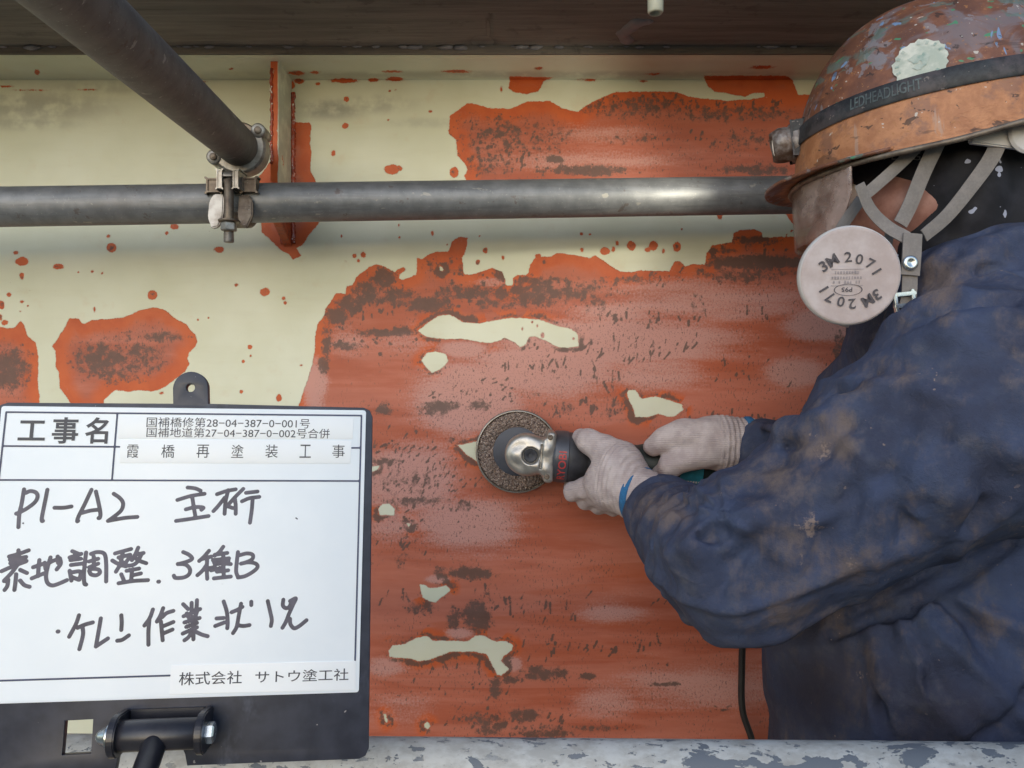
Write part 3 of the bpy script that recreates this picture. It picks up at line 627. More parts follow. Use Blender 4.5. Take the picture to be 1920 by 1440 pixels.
def fields(px, py):
    px = px.astype(np.float32); py = py.astype(np.float32); sh = px.shape
    sd = np.full(sh, 60., np.float32); hole = np.full(sh, 60., np.float32); dk = np.zeros(sh, np.float32); pk = np.zeros(sh, np.float32); di = np.zeros(sh, np.float32)
    def win(x0, x1, y0, y1, m): return np.nonzero((px > x0 - m) & (px < x1 + m) & (py > y0 - m) & (py < y1 + m))
    for poly in REDS:
        p = np.array(poly); w_ = win(*[p[:, 0].min(), p[:, 0].max(), p[:, 1].min(), p[:, 1].max()], 60)
        if len(w_[0]): sd[w_] = np.minimum(sd[w_], polysd(poly, px[w_], py[w_]))
    for poly in HOLES:
        p = np.array(poly); w_ = win(*[p[:, 0].min(), p[:, 0].max(), p[:, 1].min(), p[:, 1].max()], 60)
        if len(w_[0]): hole[w_] = np.minimum(hole[w_], polysd(poly, px[w_], py[w_]))
    outer = sd.copy(); sd = np.maximum(sd, -hole)
    for x, y, a, b in SPOTS:
        w_ = win(x - a, x + a, y - b, y + b, 25)
        if len(w_[0]):
            q = np.sqrt(((px[w_] - x) / a) ** 2 + ((py[w_] - y) / b) ** 2); sd[w_] = np.minimum(sd[w_], (q - 1) * min(a, b))
            dk[w_] = np.maximum(dk[w_], .75 * np.clip(1.1 - q, 0, 1) * (1 if (int(x) * 7 + int(y)) % 3 else .2))
    for lst, arr in ((DARKS, dk), (PINKS, pk), (DIRTS, di)):
        for x, y, a, b, s in lst:
            w_ = win(x - a, x + a, y - b, y + b, max(a, b))
            if len(w_[0]):
                q = ((px[w_] - x) / a) ** 2 + ((py[w_] - y) / b) ** 2; arr[w_] = np.maximum(arr[w_], (1.0 if lst is DIRTS else 1.25) * s * np.exp(-q ** 1.6 * .55))
    nz = vnoise(np.stack([px.ravel(), py.ravel(), 0 * px.ravel()], 1) * .055, 91).reshape(sh); ring = np.clip(1 - np.abs(hole - 4 - 3 * nz) / (9 + 4 * nz), 0, 1) * (hole > 0); dk = np.maximum(dk, (.78 + .75 * nz) * ring); outer = np.where((nz > -.1) & (hole > 0), np.maximum(outer, -hole * 1.6), outer)
    for x0, y0, x1, y1, r in DASH:
        w_ = win(min(x0, x1), max(x0, x1), min(y0, y1), max(y0, y1), 8)
        if len(w_[0]):
            x, y = px[w_], py[w_]; ex, ey = x1 - x0, y1 - y0; t = np.clip(((x - x0) * ex + (y - y0) * ey) / (ex * ex + ey * ey), 0, 1)
            d = np.hypot(x - x0 - ex * t, y - y0 - ey * t); dk[w_] = np.maximum(dk[w_], 1.05 * np.clip(1 - (d - r * .7) / 1.8, 0, 1) * (sd[w_] < -2))
    return dict(outer=outer / 10, redd=sd / 10, dark=dk, pink=pk, dirt=di)
def sheet(name, xs, ys, fn, mat, parent):       # grid sheet; fn(u,v)->xyz; wear attributes by where each vertex lies
    U, W = np.meshgrid(xs, ys, indexing='ij'); X, Y, Z = fn(U, W); X = X.ravel(); Y = Y.ravel(); Z = Z.ravel()
    nu, nv = len(xs), len(ys); I = np.arange(nu * nv).reshape(nu, nv)
    Q = np.stack([I[:-1, :-1], I[1:, :-1], I[1:, 1:], I[:-1, 1:]], -1).reshape(-1, 4)
    return mesh_obj(name, np.stack([X, Y, Z], 1), Q, mat, parent, True, fields(960 + X / Y * F, 720 - Z / Y * F))
gird = thing('steel_girder', 'cream painted steel girder with large orange primer patches where the paint is worn away', 'girder', (0, WALL, -1.2))
x0, x1 = -.79, .60; z0, z1 = -.56, FL_Z
xs = np.concatenate([np.linspace(-4, x0, 60)[:-1], np.arange(x0, x1, .0018), np.linspace(x1, 4, 60)])
zs = np.concatenate([np.linspace(-1.2, z0, 24)[:-1], np.arange(z0, z1 - .0009, .0018), [z1]])
sheet('web', xs, zs, lambda u, v: (u, np.full_like(u, WALL), v), M['painted'], gird)
FLW = .086                         # visible half of the top flange
sheet('flange', np.concatenate([np.linspace(-4, x0, 40)[:-1], np.arange(x0, x1, .004), np.linspace(x1, 4, 40)]), np.concatenate([np.linspace(WALL - FLW, WALL, 24), [WALL + .1]]), lambda u, v: (u, v, np.full_like(u, FL_Z)), M['painted'], gird)
box('flange_edge', (0, WALL - FLW - .0015, FL_Z + .0085), np.eye(3), (4, .0015, .008), M['concrete'], gird, 0)
box('bottom_flange', (0, WALL - .09, -1.21), np.eye(3), (4, .11, .009), M['painted'], gird, .001)
# stiffener plate: tapers into the web below the pipe
sx0, sx1 = -.3290, -.3180; fy = 1.085
prof = [(WALL, FL_Z), (fy, FL_Z), (fy, .236), (fy + .012, .222), (WALL, .1985)]
stf = bpy.data.objects.new('stiffener', None)
def plate_side(X, name):
    us = np.linspace(0, 1, 30); vv = np.linspace(0, 1, 120)
    def fn(u, v):
        z = FL_Z + (.1985 - FL_Z) * v; yf = np.where(z > .236, fy, np.where(z > .222, fy + (.236 - z) / .014 * .012, fy + .012 + (.222 - z) / (.222 - .1985) * (WALL - fy - .012)))
        return np.full_like(u, X), yf + (WALL - yf) * u, z
    return us, vv, fn
def join_sheets(name, specs, mat, parent):
    Vs = []; Qs = []; at = {}; off = 0
    for us, vv, fn in specs:
        U, W = np.meshgrid(us, vv, indexing='ij'); X, Y, Z = fn(U, W); V = np.stack([X.ravel(), Y.ravel(), Z.ravel()], 1)
        I = np.arange(V.shape[0]).reshape(len(us), len(vv)) + off
        Qs.append(np.stack([I[:-1, :-1], I[1:, :-1], I[1:, 1:], I[:-1, 1:]], -1).reshape(-1, 4)); Vs.append(V); off += len(V)
    V = np.concatenate(Vs); f = fields(960 + V[:, 0] / V[:, 1] * F, 720 - V[:, 2] / V[:, 1] * F)
    n = vnoise(V * 60, 3) * .5 + vnoise(V * 140, 4) * .3
    px = 960 + V[:, 0] / V[:, 1] * F; py = 720 - V[:, 2] / V[:, 1] * F
    front = V[:, 1] < fy + .02
    f['redd'] = np.where(front & (V[:, 0] < sx1 - .0005), (n - .15) * .9 - .1, np.where(py > 395, -2.0, np.where(py > 290, .4 + n * .8, .9 + n * .5)))
    f['dark'] = np.where(py > 395, .35, .1) + 0 * n; f['pink'] *= 0; f['outer'] = f['redd']; f['dirt'] = .5 + 0 * n
    return mesh_obj(name, V, np.concatenate(Qs), mat, parent, False, f)
def frontfn(u, v):
    t = v; P_ = np.array(prof[1:]); s = np.concatenate([[0], np.cumsum(np.hypot(*np.diff(P_, axis=0).T))]); s /= s[-1]
    return sx0 + (sx1 - sx0) * u, np.interp(t, s, P_[:, 0]), np.interp(t, s, P_[:, 1])
st = join_sheets('stiffener', [plate_side(sx0, 'a'), plate_side(sx1, 'b'), (np.linspace(0, 1, 8), np.linspace(0, 1, 140), frontfn)], M['painted'], gird)
for X in (sx0 - .002, sx1 + .002):
    zz = np.linspace(.42, .203, 90); pts = np.array([(X + random.uniform(-.0008, .0008), WALL - .001, z) for z in zz])
    wobj = tube('weld_bead', list(pts), .0036, M['weld'], gird, 8, True, 1)
    V = np.array([v.co for v in wobj.data.vertices]); V += np.stack([vnoise(V * 500, 5), vnoise(V * 500, 6), vnoise(V * 420, 7)], 1) * .0011
    for v, c in zip(wobj.data.vertices, V): v.co = c
tube('weld_bead', [(sx0 + .0015 + random.uniform(-.001, .001), fy - .0004, z) for z in np.linspace(.43, .30, 40)], .0021, M['weld'], gird, 8, True, 1)

# deck above
deck = thing('bridge_deck', 'dark board-marked concrete underside of the bridge deck above the girder', 'bridge deck', (0, .7, FL_Z + .011))
dys = np.concatenate([np.linspace(.76, .9, 10)[:-1], np.linspace(.9, WALL - FLW - .003, 70)]); dxs = np.concatenate([np.linspace(-4, -.75, 30)[:-1], np.arange(-.75, .75, .004), np.linspace(.75, 4, 30)])
DZ = FL_Z + .0105
U, W_ = np.meshgrid(dxs, dys, indexing='ij'); Vd = np.stack([U.ravel(), W_.ravel(), np.full(U.size, DZ)], 1)
dpx = 960 + Vd[:, 0] / Vd[:, 1] * F; dpy = 720 - Vd[:, 2] / Vd[:, 1] * F
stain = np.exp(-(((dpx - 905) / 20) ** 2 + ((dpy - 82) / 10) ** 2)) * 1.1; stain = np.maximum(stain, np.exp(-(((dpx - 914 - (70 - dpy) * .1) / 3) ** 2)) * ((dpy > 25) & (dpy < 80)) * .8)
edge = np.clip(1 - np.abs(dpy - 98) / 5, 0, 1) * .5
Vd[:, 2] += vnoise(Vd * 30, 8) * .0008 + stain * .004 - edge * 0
I = np.arange(U.size).reshape(U.shape); Qd = np.stack([I[:-1, :-1], I[:-1, 1:], I[1:, 1:], I[1:, :-1]], -1).reshape(-1, 4)
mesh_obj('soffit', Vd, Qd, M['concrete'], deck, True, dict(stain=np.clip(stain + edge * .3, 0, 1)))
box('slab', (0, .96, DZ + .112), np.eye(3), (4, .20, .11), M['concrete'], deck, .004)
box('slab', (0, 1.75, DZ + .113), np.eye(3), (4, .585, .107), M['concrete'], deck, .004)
pts = []                           # ragged mortar fins along the flange edge
for i in range(46):
    px = random.uniform(-20, 1500); p = P(px, 100, WALL - FLW - .004); s = random.uniform(.0012, .0034) * (1.6 if random.random() < .15 else 1)
    pts.append((p, s))
parts = []
for p, s in pts:
    V, Fc = lathe([(0, 0), (s * .4, s), (s * .9, s * .7), (s * 1.2, 0)], (p[0], WALL - FLW - .004, DZ), (random.uniform(-.5, .5), -.2, -1), 7); V = [np.array([p[0] + (v[0] - p[0]) * random.uniform(1.5, 3.2), v[1], v[2]]) for v in V]; parts.append((V, Fc))
o = mesh_obj('mortar_crumbs', *merge(parts), M['sealant'], deck, True); o['kind'] = 'stuff'
# injection tube with its sealant smear
tb = thing('plastic_tube', 'short yellowish plastic tube hanging from the dark concrete over a grey sealant smear', 'tube', tuple(P(1228, 6, .80)))
te = P(1229, 26, .80); tl_ = DZ - te[2]
V, Fc = lathe([(0, .0084), (tl_ * .6, .0082), (tl_ - .002, .0078), (tl_, .0064), (tl_ - .001, .0050), (tl_ - .01, .0046), (tl_ - .01, 0)], (te[0], te[1], DZ), (0, 0, -1), 28)
mesh_obj('tube_wall', V, Fc, M['plastic_white'], tb, True)
V, Fc = lathe([(0, .030), (.004, .031), (.007, .027), (.008, .010)], (te[0] - .002, te[1] - .004, DZ + .0005), (0, 0, -1), 28); mesh_obj('collar', V, Fc, M['guard'], tb, True)
fs = Field(); sm = [(1215, 40, .008), (1195, 42, .010), (1182, 52, .010), (1172, 60, .009), (1166, 62, .008), (1176, 76, .010)]
def on_soffit(px, py): d = DZ / ((720 - py) / F); return np.array([(px - 960) / F * d, d, DZ])
sp = [on_soffit(a, b) for a, b, _ in sm]
for i in range(len(sp) - 1): fs.add(rc(sp[i] + np.array([0, 0, .003]), sp[i + 1] + np.array([0, 0, .003]), sm[i][2], sm[i + 1][2]), .004)
V, Q = surface(fs.grid(np.min(sp, 0) - .02, np.max(sp, 0) + .02, .0014)); V[:, 2] = DZ + (V[:, 2] - DZ) * .6
mesh_obj('sealant_smear', V, Q, M['sealant'], tb, True)
# walkway under the worker's feet
wk = bpy.data.objects.new('walkway', None); wk.location = (0, .6, FLOOR - .02); link(wk); struct(wk)
for i in range(4):
    box('plank', (0, .12 + i * .255, FLOOR - .02), np.eye(3), (2.6, .122, .02), M['plank'], wk, .003)

pan = thing('added_shade_panel', 'grey green panel added out of view behind the camera to shade the lower right', 'panel', (1.35, -.2, FLOOR))  # added behind the camera, out of view, to shade the lower right
for i in range(3): box('board', (1.35, -.2, FLOOR + .225 + i * .442), np.eye(3), (1.3, .012, .215), M['panel'], pan, .004)
for x in (.25, 1.35, 2.45): box('post', (x, -.232, FLOOR + .70), np.eye(3), (.02, .018, .70), M['panel'], pan, .003)
# ================================================================== SCAFFOLD PIPES
def pipe(name, a, b, r, mat, label, wall=.0024):
    a = np.asarray(a, float); b = np.asarray(b, float); L = np.linalg.norm(b - a)
    n = 48; seg = 60; prof = [(0, r - wall), (0, r)] + [(L * i / seg, r) for i in range(1, seg)] + [(L, r), (L, r - wall), (L - .08, r - wall), (L - .08, 0)]
    prof = [(.08, 0), (.08, r - wall)] + prof
    d = (b - a) / L; V, Fc = lathe(prof, (0, 0, 0), d, n)
    o = mesh_obj(name, V, Fc, mat); o.location = a
    auto_smooth(o, 50)
    return tag(o, label, 'pipe')
RP = .0243
hA = P(0, 388, .975); hB = P(1450, 366, 1.034); hd = (hB - hA)
pipe('scaffold_pipe', hA - hd * 1.1, hB + hd * 1.0, RP, M['pipe'], 'long grey steel scaffold pipe running level across the worn cream girder')
dA = P(425, 255, .93); dB = P(141, 0, .526); dd = (dA - dB) / np.linalg.norm(dA - dB)
pipe('scaffold_pipe', dA + dd * .115, dB - dd * .95, RP, M['pipe_dark'], 'dark brown scaffold pipe clamped crosswise on top of the level grey pipe')
gA = P(690, 1380, .63); gB = P(1920, 1391, .63); off = np.array([0, 0, -RP / math.cos(math.atan(661 / F))]); gd = gB - gA
pipe('scaffold_pipe', gA + off - gd * 3.2, gB + off + gd * 2.4, RP, M['grey_paint'], 'pale grey pipe with flaking paint in front of the worker at waist height')

# ---- the coupler that joins the first two
cl = thing('pipe_clamp', 'zinc plated swivel clamp with bolt and wing flange joining the two crossed pipes', 'clamp', tuple(P(445, 330, 1.02)))
tC = (1.000 - dA[1]) / dd[1]; cc = dA + dd * tC             # ring centre on the crosswise pipe
hx, hy, hz = frame(dd)             # hx,hy span the ring plane
up = np.array([0, 0, 1.0]); up = up - dd * (up @ dd); up /= np.linalg.norm(up); rt = np.cross(dd, up); rt = rt if rt[0] > 0 else -rt
def band(name, c, axis, e1, e2, r0, r1, half, a0, a1, mat, parent, n=40, waist=0.0):
    V = []; Fc = []
    for i in range(n + 1):
        t = R(a0 + (a1 - a0) * i / n); d = e1 * math.cos(t) + e2 * math.sin(t); hw = half * (1 - waist * math.sin(math.pi * i / n))
        for (r, s) in ((r0, -1), (r0 + (r1 - r0) * .7, -1), (r1, -.82), (r1, .82), (r0 + (r1 - r0) * .7, 1), (r0, 1)): V.append(c + d * r + axis * hw * s)
    for i in range(n):
        for k in range(6): Fc.append((i * 6 + k, i * 6 + (k + 1) % 6, (i + 1) * 6 + (k + 1) % 6, (i + 1) * 6 + k))
    Fc.append(tuple(range(6))[::-1]); Fc.append(tuple(range(n * 6, n * 6 + 6)))
    return auto_smooth(mesh_obj(name, V, Fc, mat, parent), 40)
band('lower_jaw', cc, dd, rt, up, RP + .0003, RP + .0095, .019, -150, 35, M['zinc'], cl, 44, .1)
band('upper_jaw', cc, dd, rt, up, RP + .0003, RP + .0060, .017, 38, 205, M['zinc_dark'], cl, 40, .2)
for ang in (36, 208):
    d = rt * math.cos(R(ang)) + up * math.sin(R(ang)); c = cc + d * (RP + .0075)
    cyl('hinge_knuckle', c - dd * .0205, c + dd * .0205, .0088, M['zinc'], cl, 28, .0015)
    cyl('hinge_pin', c - dd * .0228, c + dd * .0228, .0045, M['zinc_dark'], cl, 20, .0008)
hu = hd / np.linalg.norm(hd); hc = hA + hu * ((P(444, 0, 1)[0] - hA[0]) / hu[0] * 1.0); tH = (cc[0] + .002 - hA[0]) / hu[0]; hc = hA + hu * tH
upv = np.array([0, 0, 1.]); fw = np.array([0, -1., 0])
band('pipe_saddle', hc, hu, fw, upv, RP + .0003, RP + .0062, .020, 62, 182, M['zinc_dark'], cl, 30)
band('pipe_saddle', hc, hu, fw, upv, RP + .0003, RP + .0062, .017, -178, -38, M['zinc_dark'], cl, 30, .2)
s0 = hc + fw * (RP + .012) + upv * (RP * .75)               # bracket the swing bolt hangs from
for s in (-1, 1):
    box('bolt_bracket', s0 + hu * s * .0095 + upv * .001 + fw * -.006, (hu, fw, upv), (.0032, .013, .011), M['zinc'], cl, .0015)
    box('seat_lug', hc + hu * s * .021 + fw * (RP + .0015) + upv * (RP * .62), (hu, fw, upv), (.0085, .0045, .0085), M['zinc_dark'], cl, .003)
V, Fc = [], []
band('bolt_eye', s0 + upv * .004, hu, fw, upv, .0045, .0085, .0062, 0, 330, M['zinc'], cl, 24)
bb = s0 + fw * .003; bt = bb - upv * .062
cyl('swing_bolt', bb + upv * .002, bt - upv * .012, .0056, M['zinc_dark'], cl, 24, .001)
parts = [lathe([(0, .0056), (.0006, .0063), (.0012, .0056)], bt - upv * (.001 + .0016 * i), -upv, 20) for i in range(7)]
mesh_obj('bolt_thread', *merge(parts), M['zinc'], cl, True)
V, Fc = lathe([(0, 0), (0, .0085), (.0015, .0095), (.009, .0095), (.0105, .0085), (.0105, 0)], bt + upv * .012, -upv, 6); mesh_obj('hex_nut', V, Fc, M['zinc'], cl)
cyl('washer', bt + upv * .0125, bt + upv * .015, .0125, M['zinc_dark'], cl, 28)
for s, m_, tilt in ((-1, 'zinc', .12), (1, 'zinc_dark', .25)):           # the two ears of the lower half that hold the bolt
    ax0 = hu * s; ax1 = np.array([0, -math.sin(tilt), -math.cos(tilt)]); ax2 = np.cross(ax0, ax1)
    bm = bmesh.new(); poly = [(-.008, .020), (.004, .021), (.009, .012), (.010, -.008), (.005, -.022), (-.003, -.020), (-.008, -.006)]
    base = hc + fw * (RP + .010) + upv * -.016 + hu * s * .0165
    vs_ = [bm.verts.new(Vector(base + ax0 * a - ax1 * b_ * 1.0)) for a, b_ in poly]; f_ = bm.faces.new(vs_)
    ex = bmesh.ops.extrude_face_region(bm, geom=[f_]); bmesh.ops.translate(bm, verts=[g for g in ex['geom'] if isinstance(g, bmesh.types.BMVert)], vec=Vector(ax2 * .007 * (1 if ax2[1] > 0 else -1)))
    bmesh.ops.bevel(bm, geom=bm.edges[:], offset=.0014, segments=2, affect='EDGES'); auto_smooth(from_bm('clamp_ear', bm, M[m_], cl), 40)

# ================================================================== SIGN BOARD
BU = np.array([.99194067, .12567351, -.01612097]); BV = np.array([-.00179433, .14853844, .98890501])   # right and up on the board
BN = np.cross(BU, BV); BN /= np.linalg.norm(BN); BV = np.cross(BN, BU)
if BN[1] > 0: BN = -BN
_d = np.array([(4.4 - 960) / F, 1, (720 - 762) / F]); B0 = _d * .553           # top left corner of the white sheet
def buv(px, py):
    d = np.array([(px - 960) / F, 1, (720 - py) / F]); t = (B0 @ BN) / (d @ BN); q = d * t - B0; return np.array([q @ BU, q @ BV])
def b3(uv, h=0.0): return B0 + BU * uv[0] + BV * uv[1] + BN * h
sb = thing('sign_board', 'white handwritten construction sign board with black frame on a tilted black stick', 'sign board', tuple(b3(buv(330, 1420))))
def curve_plate(name, loops, h0, h1, mat, parent, bev=.0006):
    cu = bpy.data.curves.new('tmp', 'CURVE'); cu.dimensions = '2D'; cu.fill_mode = 'BOTH'; cu.extrude = (h1 - h0) / 2 - bev; cu.bevel_depth = bev; cu.bevel_resolution = 1
    for lp in loops:
        s = cu.splines.new('POLY'); s.points.add(len(lp) - 1); s.use_cyclic_u = True
        for pt, q in zip(s.points, lp): pt.co = (q[0], q[1], 0, 1)
    ob = bpy.data.objects.new('tmp', cu); COL.objects.link(ob); dg = bpy.context.evaluated_depsgraph_get(); dg.update()
    me = bpy.data.meshes.new_from_object(ob.evaluated_get(dg)); V = [b3(v.co[:2], (h0 + h1) / 2 + v.co[2]) for v in me.vertices]; Fc = [tuple(p.vertices) for p in me.polygons]
    bpy.data.objects.remove(ob); bpy.data.curves.remove(cu)
    o = mesh_obj(name, V, Fc, mat, parent); bm = bmesh.new(); bm.from_mesh(o.data); bmesh.ops.remove_doubles(bm, verts=bm.verts, dist=1e-6); bmesh.ops.recalc_face_normals(bm, faces=bm.faces); bm.to_mesh(o.data); bm.free()
    return auto_smooth(o, 40)
def rounded(p, r, n=6):            # round the corners of a uv polygon
    out = []; N = len(p)
    for i in range(N):
        a, b, c = np.array(p[i - 1]), np.array(p[i]), np.array(p[(i + 1) % N]); rr = r[i] if hasattr(r, '__len__') else r
        u = (a - b) / np.linalg.norm(a - b); v = (c - b) / np.linalg.norm(c - b)
        if rr <= 0: out.append(b); continue
        for k in range(n + 1):
            t = k / n; out.append((b + u * rr) * (1 - t) ** 2 + 2 * b * t * (1 - t) + (b + v * rr) * t * t)
    return out
TLo, TRo, BRo, BLo = buv(-9, 756), buv(697, 766), buv(689, 1421), buv(-62, 1452)
t0_, t1_ = buv(326, 757), buv(389, 757); tc_ = buv(357, 728); tr_ = (t1_[0] - t0_[0]) / 2
tabtop = [np.array([tc_[0] - tr_ * math.cos(math.pi * k / 16), tc_[1] + tr_ * math.sin(math.pi * k / 16)]) for k in range(17)]
n1, n2, n3, n4 = buv(215, 1444), buv(222, 1405), buv(343, 1402), buv(352, 1434)
outer = rounded([TLo], 0) if False else [TLo + np.array([.002, -.004]), TLo + np.array([.004, -.0015]), TLo + np.array([.008, 0]), t0_ + np.array([0, -.0005])] + tabtop + [t1_ + np.array([0, -.0005]), TRo + np.array([-.006, 0]), TRo + np.array([-.0018, -.0018]), TRo + np.array([0, -.006]), BRo + np.array([0, .006]), BRo + np.array([-.0018, .0018]), BRo + np.array([-.006, 0]), n4, n3 + np.array([.002, -.004]), n3, n2, n1, BLo]
hole_t = [buv(357, 727) + np.array([math.cos(a), math.sin(a)]) * .0036 for a in np.linspace(0, 2 * math.pi, 21)[:-1]]
hole_w = [buv(120, 1350), buv(176, 1347), buv(172, 1415), buv(114, 1418)]
curve_plate('back_panel', [outer, hole_t, hole_w], -.006, 0.0, M['frame'], sb)
wq = [buv(4.4, 762), buv(686, 770), buv(672.5, 1297), buv(-48, 1320)]
curve_plate('white_sheet', [rounded(wq, .002)], .0, .0009, M['white'], sb, .0002)
def rect_px(q): return [buv(*p) for p in q]
curve_plate('name_label', [rect_px([(225, 781), (663, 784), (661, 823), (223, 822)])], .0009, .0013, M['sticker'], sb, .0001)
curve_plate('name_label', [rect_px([(228, 825), (659, 827), (657, 869), (225, 868)])], .0009, .0013, M['sticker'], sb, .0001)
curve_plate('company_label', [rounded(rect_px([(322, 1247), (667, 1238.5), (667, 1293), (319, 1301)]), .0006)], .0009, .0013, M['sticker'], sb, .0001)
PXM = np.linalg.norm(buv(401, 1000) - buv(400, 1000))       # one photograph pixel on the board, metres
def flat(name, strokes_px, h, mat, res=.0005):
    S = [([buv(*p) for p in pts], hw * PXM) for pts, hw in strokes_px]; V, Fc = strokes2d(S, res)
    return mesh_obj(name, [b3(v, h) for v in V], Fc, mat, sb)
rules = [[(13, 773), (678, 779.5)], [(13, 773), (-42, 1277)], [(8, 836.5), (225, 838)], [(660, 840), (676, 840)], [(-1, 900), (674, 902)], [(221, 776), (211, 900)], [(678, 779.5), (666, 1238)], [(-42, 1277), (320, 1266)]]
flat('ruled_lines', [(r, 1.7) for r in rules], .0011, M['print'], .0006)
def crop(base, sc, L): return [([(base[0] + x / sc, base[1] + y / sc) for x, y in s], 3.75) for s in L]
def smooth_pts(p, n=5):
    if len(p) < 3: return p
    p = [np.array(q, float) for q in p]; e = [2 * p[0] - p[1]] + p + [2 * p[-1] - p[-2]]; o = []
    for i in range(1, len(e) - 2):
        a, b, c, d = e[i - 1:i + 3]
        for k in range(n):
            t = k / n; o.append(tuple(.5 * ((2 * b) + (-a + c) * t + (2 * a - 5 * b + 4 * c - d) * t * t + (-a + 3 * b - 3 * c + d) * t ** 3)))
    o.append(tuple(p[-1])); return o
H1a = [[(278,165),(250,330),(225,440),(215,590)],[(300,205),(350,185),(410,200),(430,245),(400,310),(310,380),(225,425),(190,438)],[(540,170),(510,320),(480,470),(478,518),(490,520)],[(620,372),(720,372),(810,358)],[(1035,170),(960,330),(890,470),(875,522),(885,520)],[(1085,190),(1115,320),(1135,430),(1130,482),(1115,488)],[(930,430),(1020,405),(1100,395)],[(1285,215),(1350,260),(1390,320),(1370,400),(1290,470),(1220,520)],[(1220,520),(1300,505),(1420,485),(1550,475)]]
H2a = [[(435,145),(520,155),(580,180)],[(320,285),(470,240),(625,215)],[(485,240),(500,340),(520,460)],[(415,390),(520,365),(610,370),(590,395)],[(305,520),(480,495),(670,465)],[(765,220),(870,185),(975,165)],[(890,175),(860,310),(850,440)],[(850,260),(780,350),(725,410)],[(870,350),(940,375)],[(1060,160),(970,250),(890,340)],[(965,260),(975,350),(975,440)],[(1090,205),(1220,190)],[(1045,300),(1130,265),(1240,250)],[(1165,270),(1155,400),(1135,540)]]
H1b = [[(110,920),(220,890),(330,850)],[(215,850),(215,920),(210,980)],[(120,955),(300,925)],[(125,995),(305,970)],[(25,1085),(150,1030),(300,975)],[(215,1000),(140,1100),(55,1190)],[(55,1195),(90,1195)],[(235,1070),(310,1105)],[(100,1180),(90,1250),(60,1295)],[(190,1120),(180,1220),(170,1295)],[(235,1190),(280,1240),(340,1260)],[(380,1040),(500,1000)],[(450,960),(440,1060),(435,1140)],[(365,1165),(500,1110)],[(530,1010),(600,970),(680,945)],[(680,940),(690,1000),(645,1065)],[(655,920),(660,990)],[(575,930),(540,1050),(525,1150),(545,1220),(600,1245),(680,1220),(760,1185)],[(510,990),(520,1060)],[(820,860),(890,890)],[(790,930),(920,890)],[(800,960),(915,945)],[(805,1015),(925,1000)],[(790,1080),(810,1190)],[(800,1100),(910,1090),(900,1180)],[(815,1150),(890,1180)],[(975,875),(960,1000),(950,1120),(955,1220),(975,1235)],[(1030,890),(1100,870),(1180,890),(1200,1000),(1200,1200)],[(1060,920),(1065,1040)],[(1010,975),(1110,945)],[(1010,1040),(1110,1000)],[(1010,1080),(1030,1060),(1110,1065),(1130,1100),(1090,1130),(1030,1120),(1010,1080)],[(1300,885),(1480,835)],[(1340,930),(1470,900)],[(1390,860),(1360,1000),(1310,1090)],[(1270,965),(1330,1000),(1420,1030)],[(1350,930),(1400,1000),(1440,960),(1470,920)],[(1560,820),(1530,890),(1490,960)],[(1530,900),(1620,880)],[(1600,890),(1550,980),(1480,1020),(1350,1020)],[(1520,930),(1580,970),(1650,995)],[(1430,1080),(1570,1055)],[(1490,1080),(1480,1190)],[(1500,1130),(1590,1110)],[(1370,1120),(1400,1190)],[(1340,1220),(1500,1195),(1670,1185)],[(1786,1202),(1794,1202)]]
H2b = [[(385,870),(450,900),(485,945),(420,980),(325,1005)],[(325,1003),(410,1010),(460,1060),(450,1120),(390,1155),(300,1160),(280,1135)],[(675,855),(620,920),(565,970)],[(590,950),(700,920)],[(655,930),(650,1050),(655,1170)],[(650,1010),(600,1080),(545,1130)],[(680,1050),(740,1040)],[(835,810),(790,870),(740,910)],[(740,900),(880,880)],[(720,960),(900,940)],[(895,945),(890,990)],[(740,1005),(890,990)],[(740,985),(920,1005)],[(725,960),(740,1005)],[(700,1075),(800,1050)],[(835,910),(840,1130)],[(765,1090),(890,1075)],[(730,1165),(920,1145)],[(1000,870),(985,1000),(980,1090),(1000,1150)],[(1020,905),(1100,885),(1165,900),(1160,950),(1090,985),(1035,1000)],[(1035,1000),(1120,985),(1200,1000),(1220,1040),(1170,1090),(1080,1140),(1000,1155)]]
H3 = [[(176,502),(184,502)],[(415,320),(380,420),(305,560)],[(400,460),(480,425),(570,400)],[(455,450),(460,540),(420,700)],[(660,355),(635,500),(605,670)],[(605,670),(680,620),(740,580)],[(890,320),(895,400),(890,485)],[(845,605),(900,595),(975,545)],[(1245,255),(1210,350),(1150,435)],[(1205,370),(1195,500),(1195,650)],[(1360,240),(1330,320),(1290,390)],[(1350,340),(1400,295),(1475,270)],[(1335,390),(1345,500),(1355,600)],[(1365,440),(1475,395)],[(1370,520),(1465,480)],[(1585,195),(1640,250)],[(1680,180),(1680,260)],[(1740,150),(1735,230),(1710,290)],[(1590,330),(1690,290),(1775,250)],[(1600,400),(1700,370),(1770,350)],[(1625,300),(1650,350)],[(1740,280),(1720,340)],[(1620,450),(1740,405)],[(1580,525),(1660,490),(1740,455)],[(1690,340),(1700,480),(1700,590)],[(1690,500),(1640,570),(1600,600)],[(1720,500),(1790,535),(1860,555)]]
H4 = [[(240,165),(275,280),(285,400),(280,465)],[(160,355),(240,350)],[(145,440),(250,400)],[(330,285),(390,260),(450,225)],[(435,190),(410,320),(385,450),(345,520)],[(390,430),(460,440),(530,430)],[(550,168),(550,205)],[(735,160),(760,270),(780,370),(770,440)],[(910,145),(905,210),(940,240),(980,220),(1000,160)],[(985,160),(1050,130),(1020,200),(975,300),(940,390),(900,460)],[(985,360),(990,420),(1030,465),(1090,440),(1170,375)]]
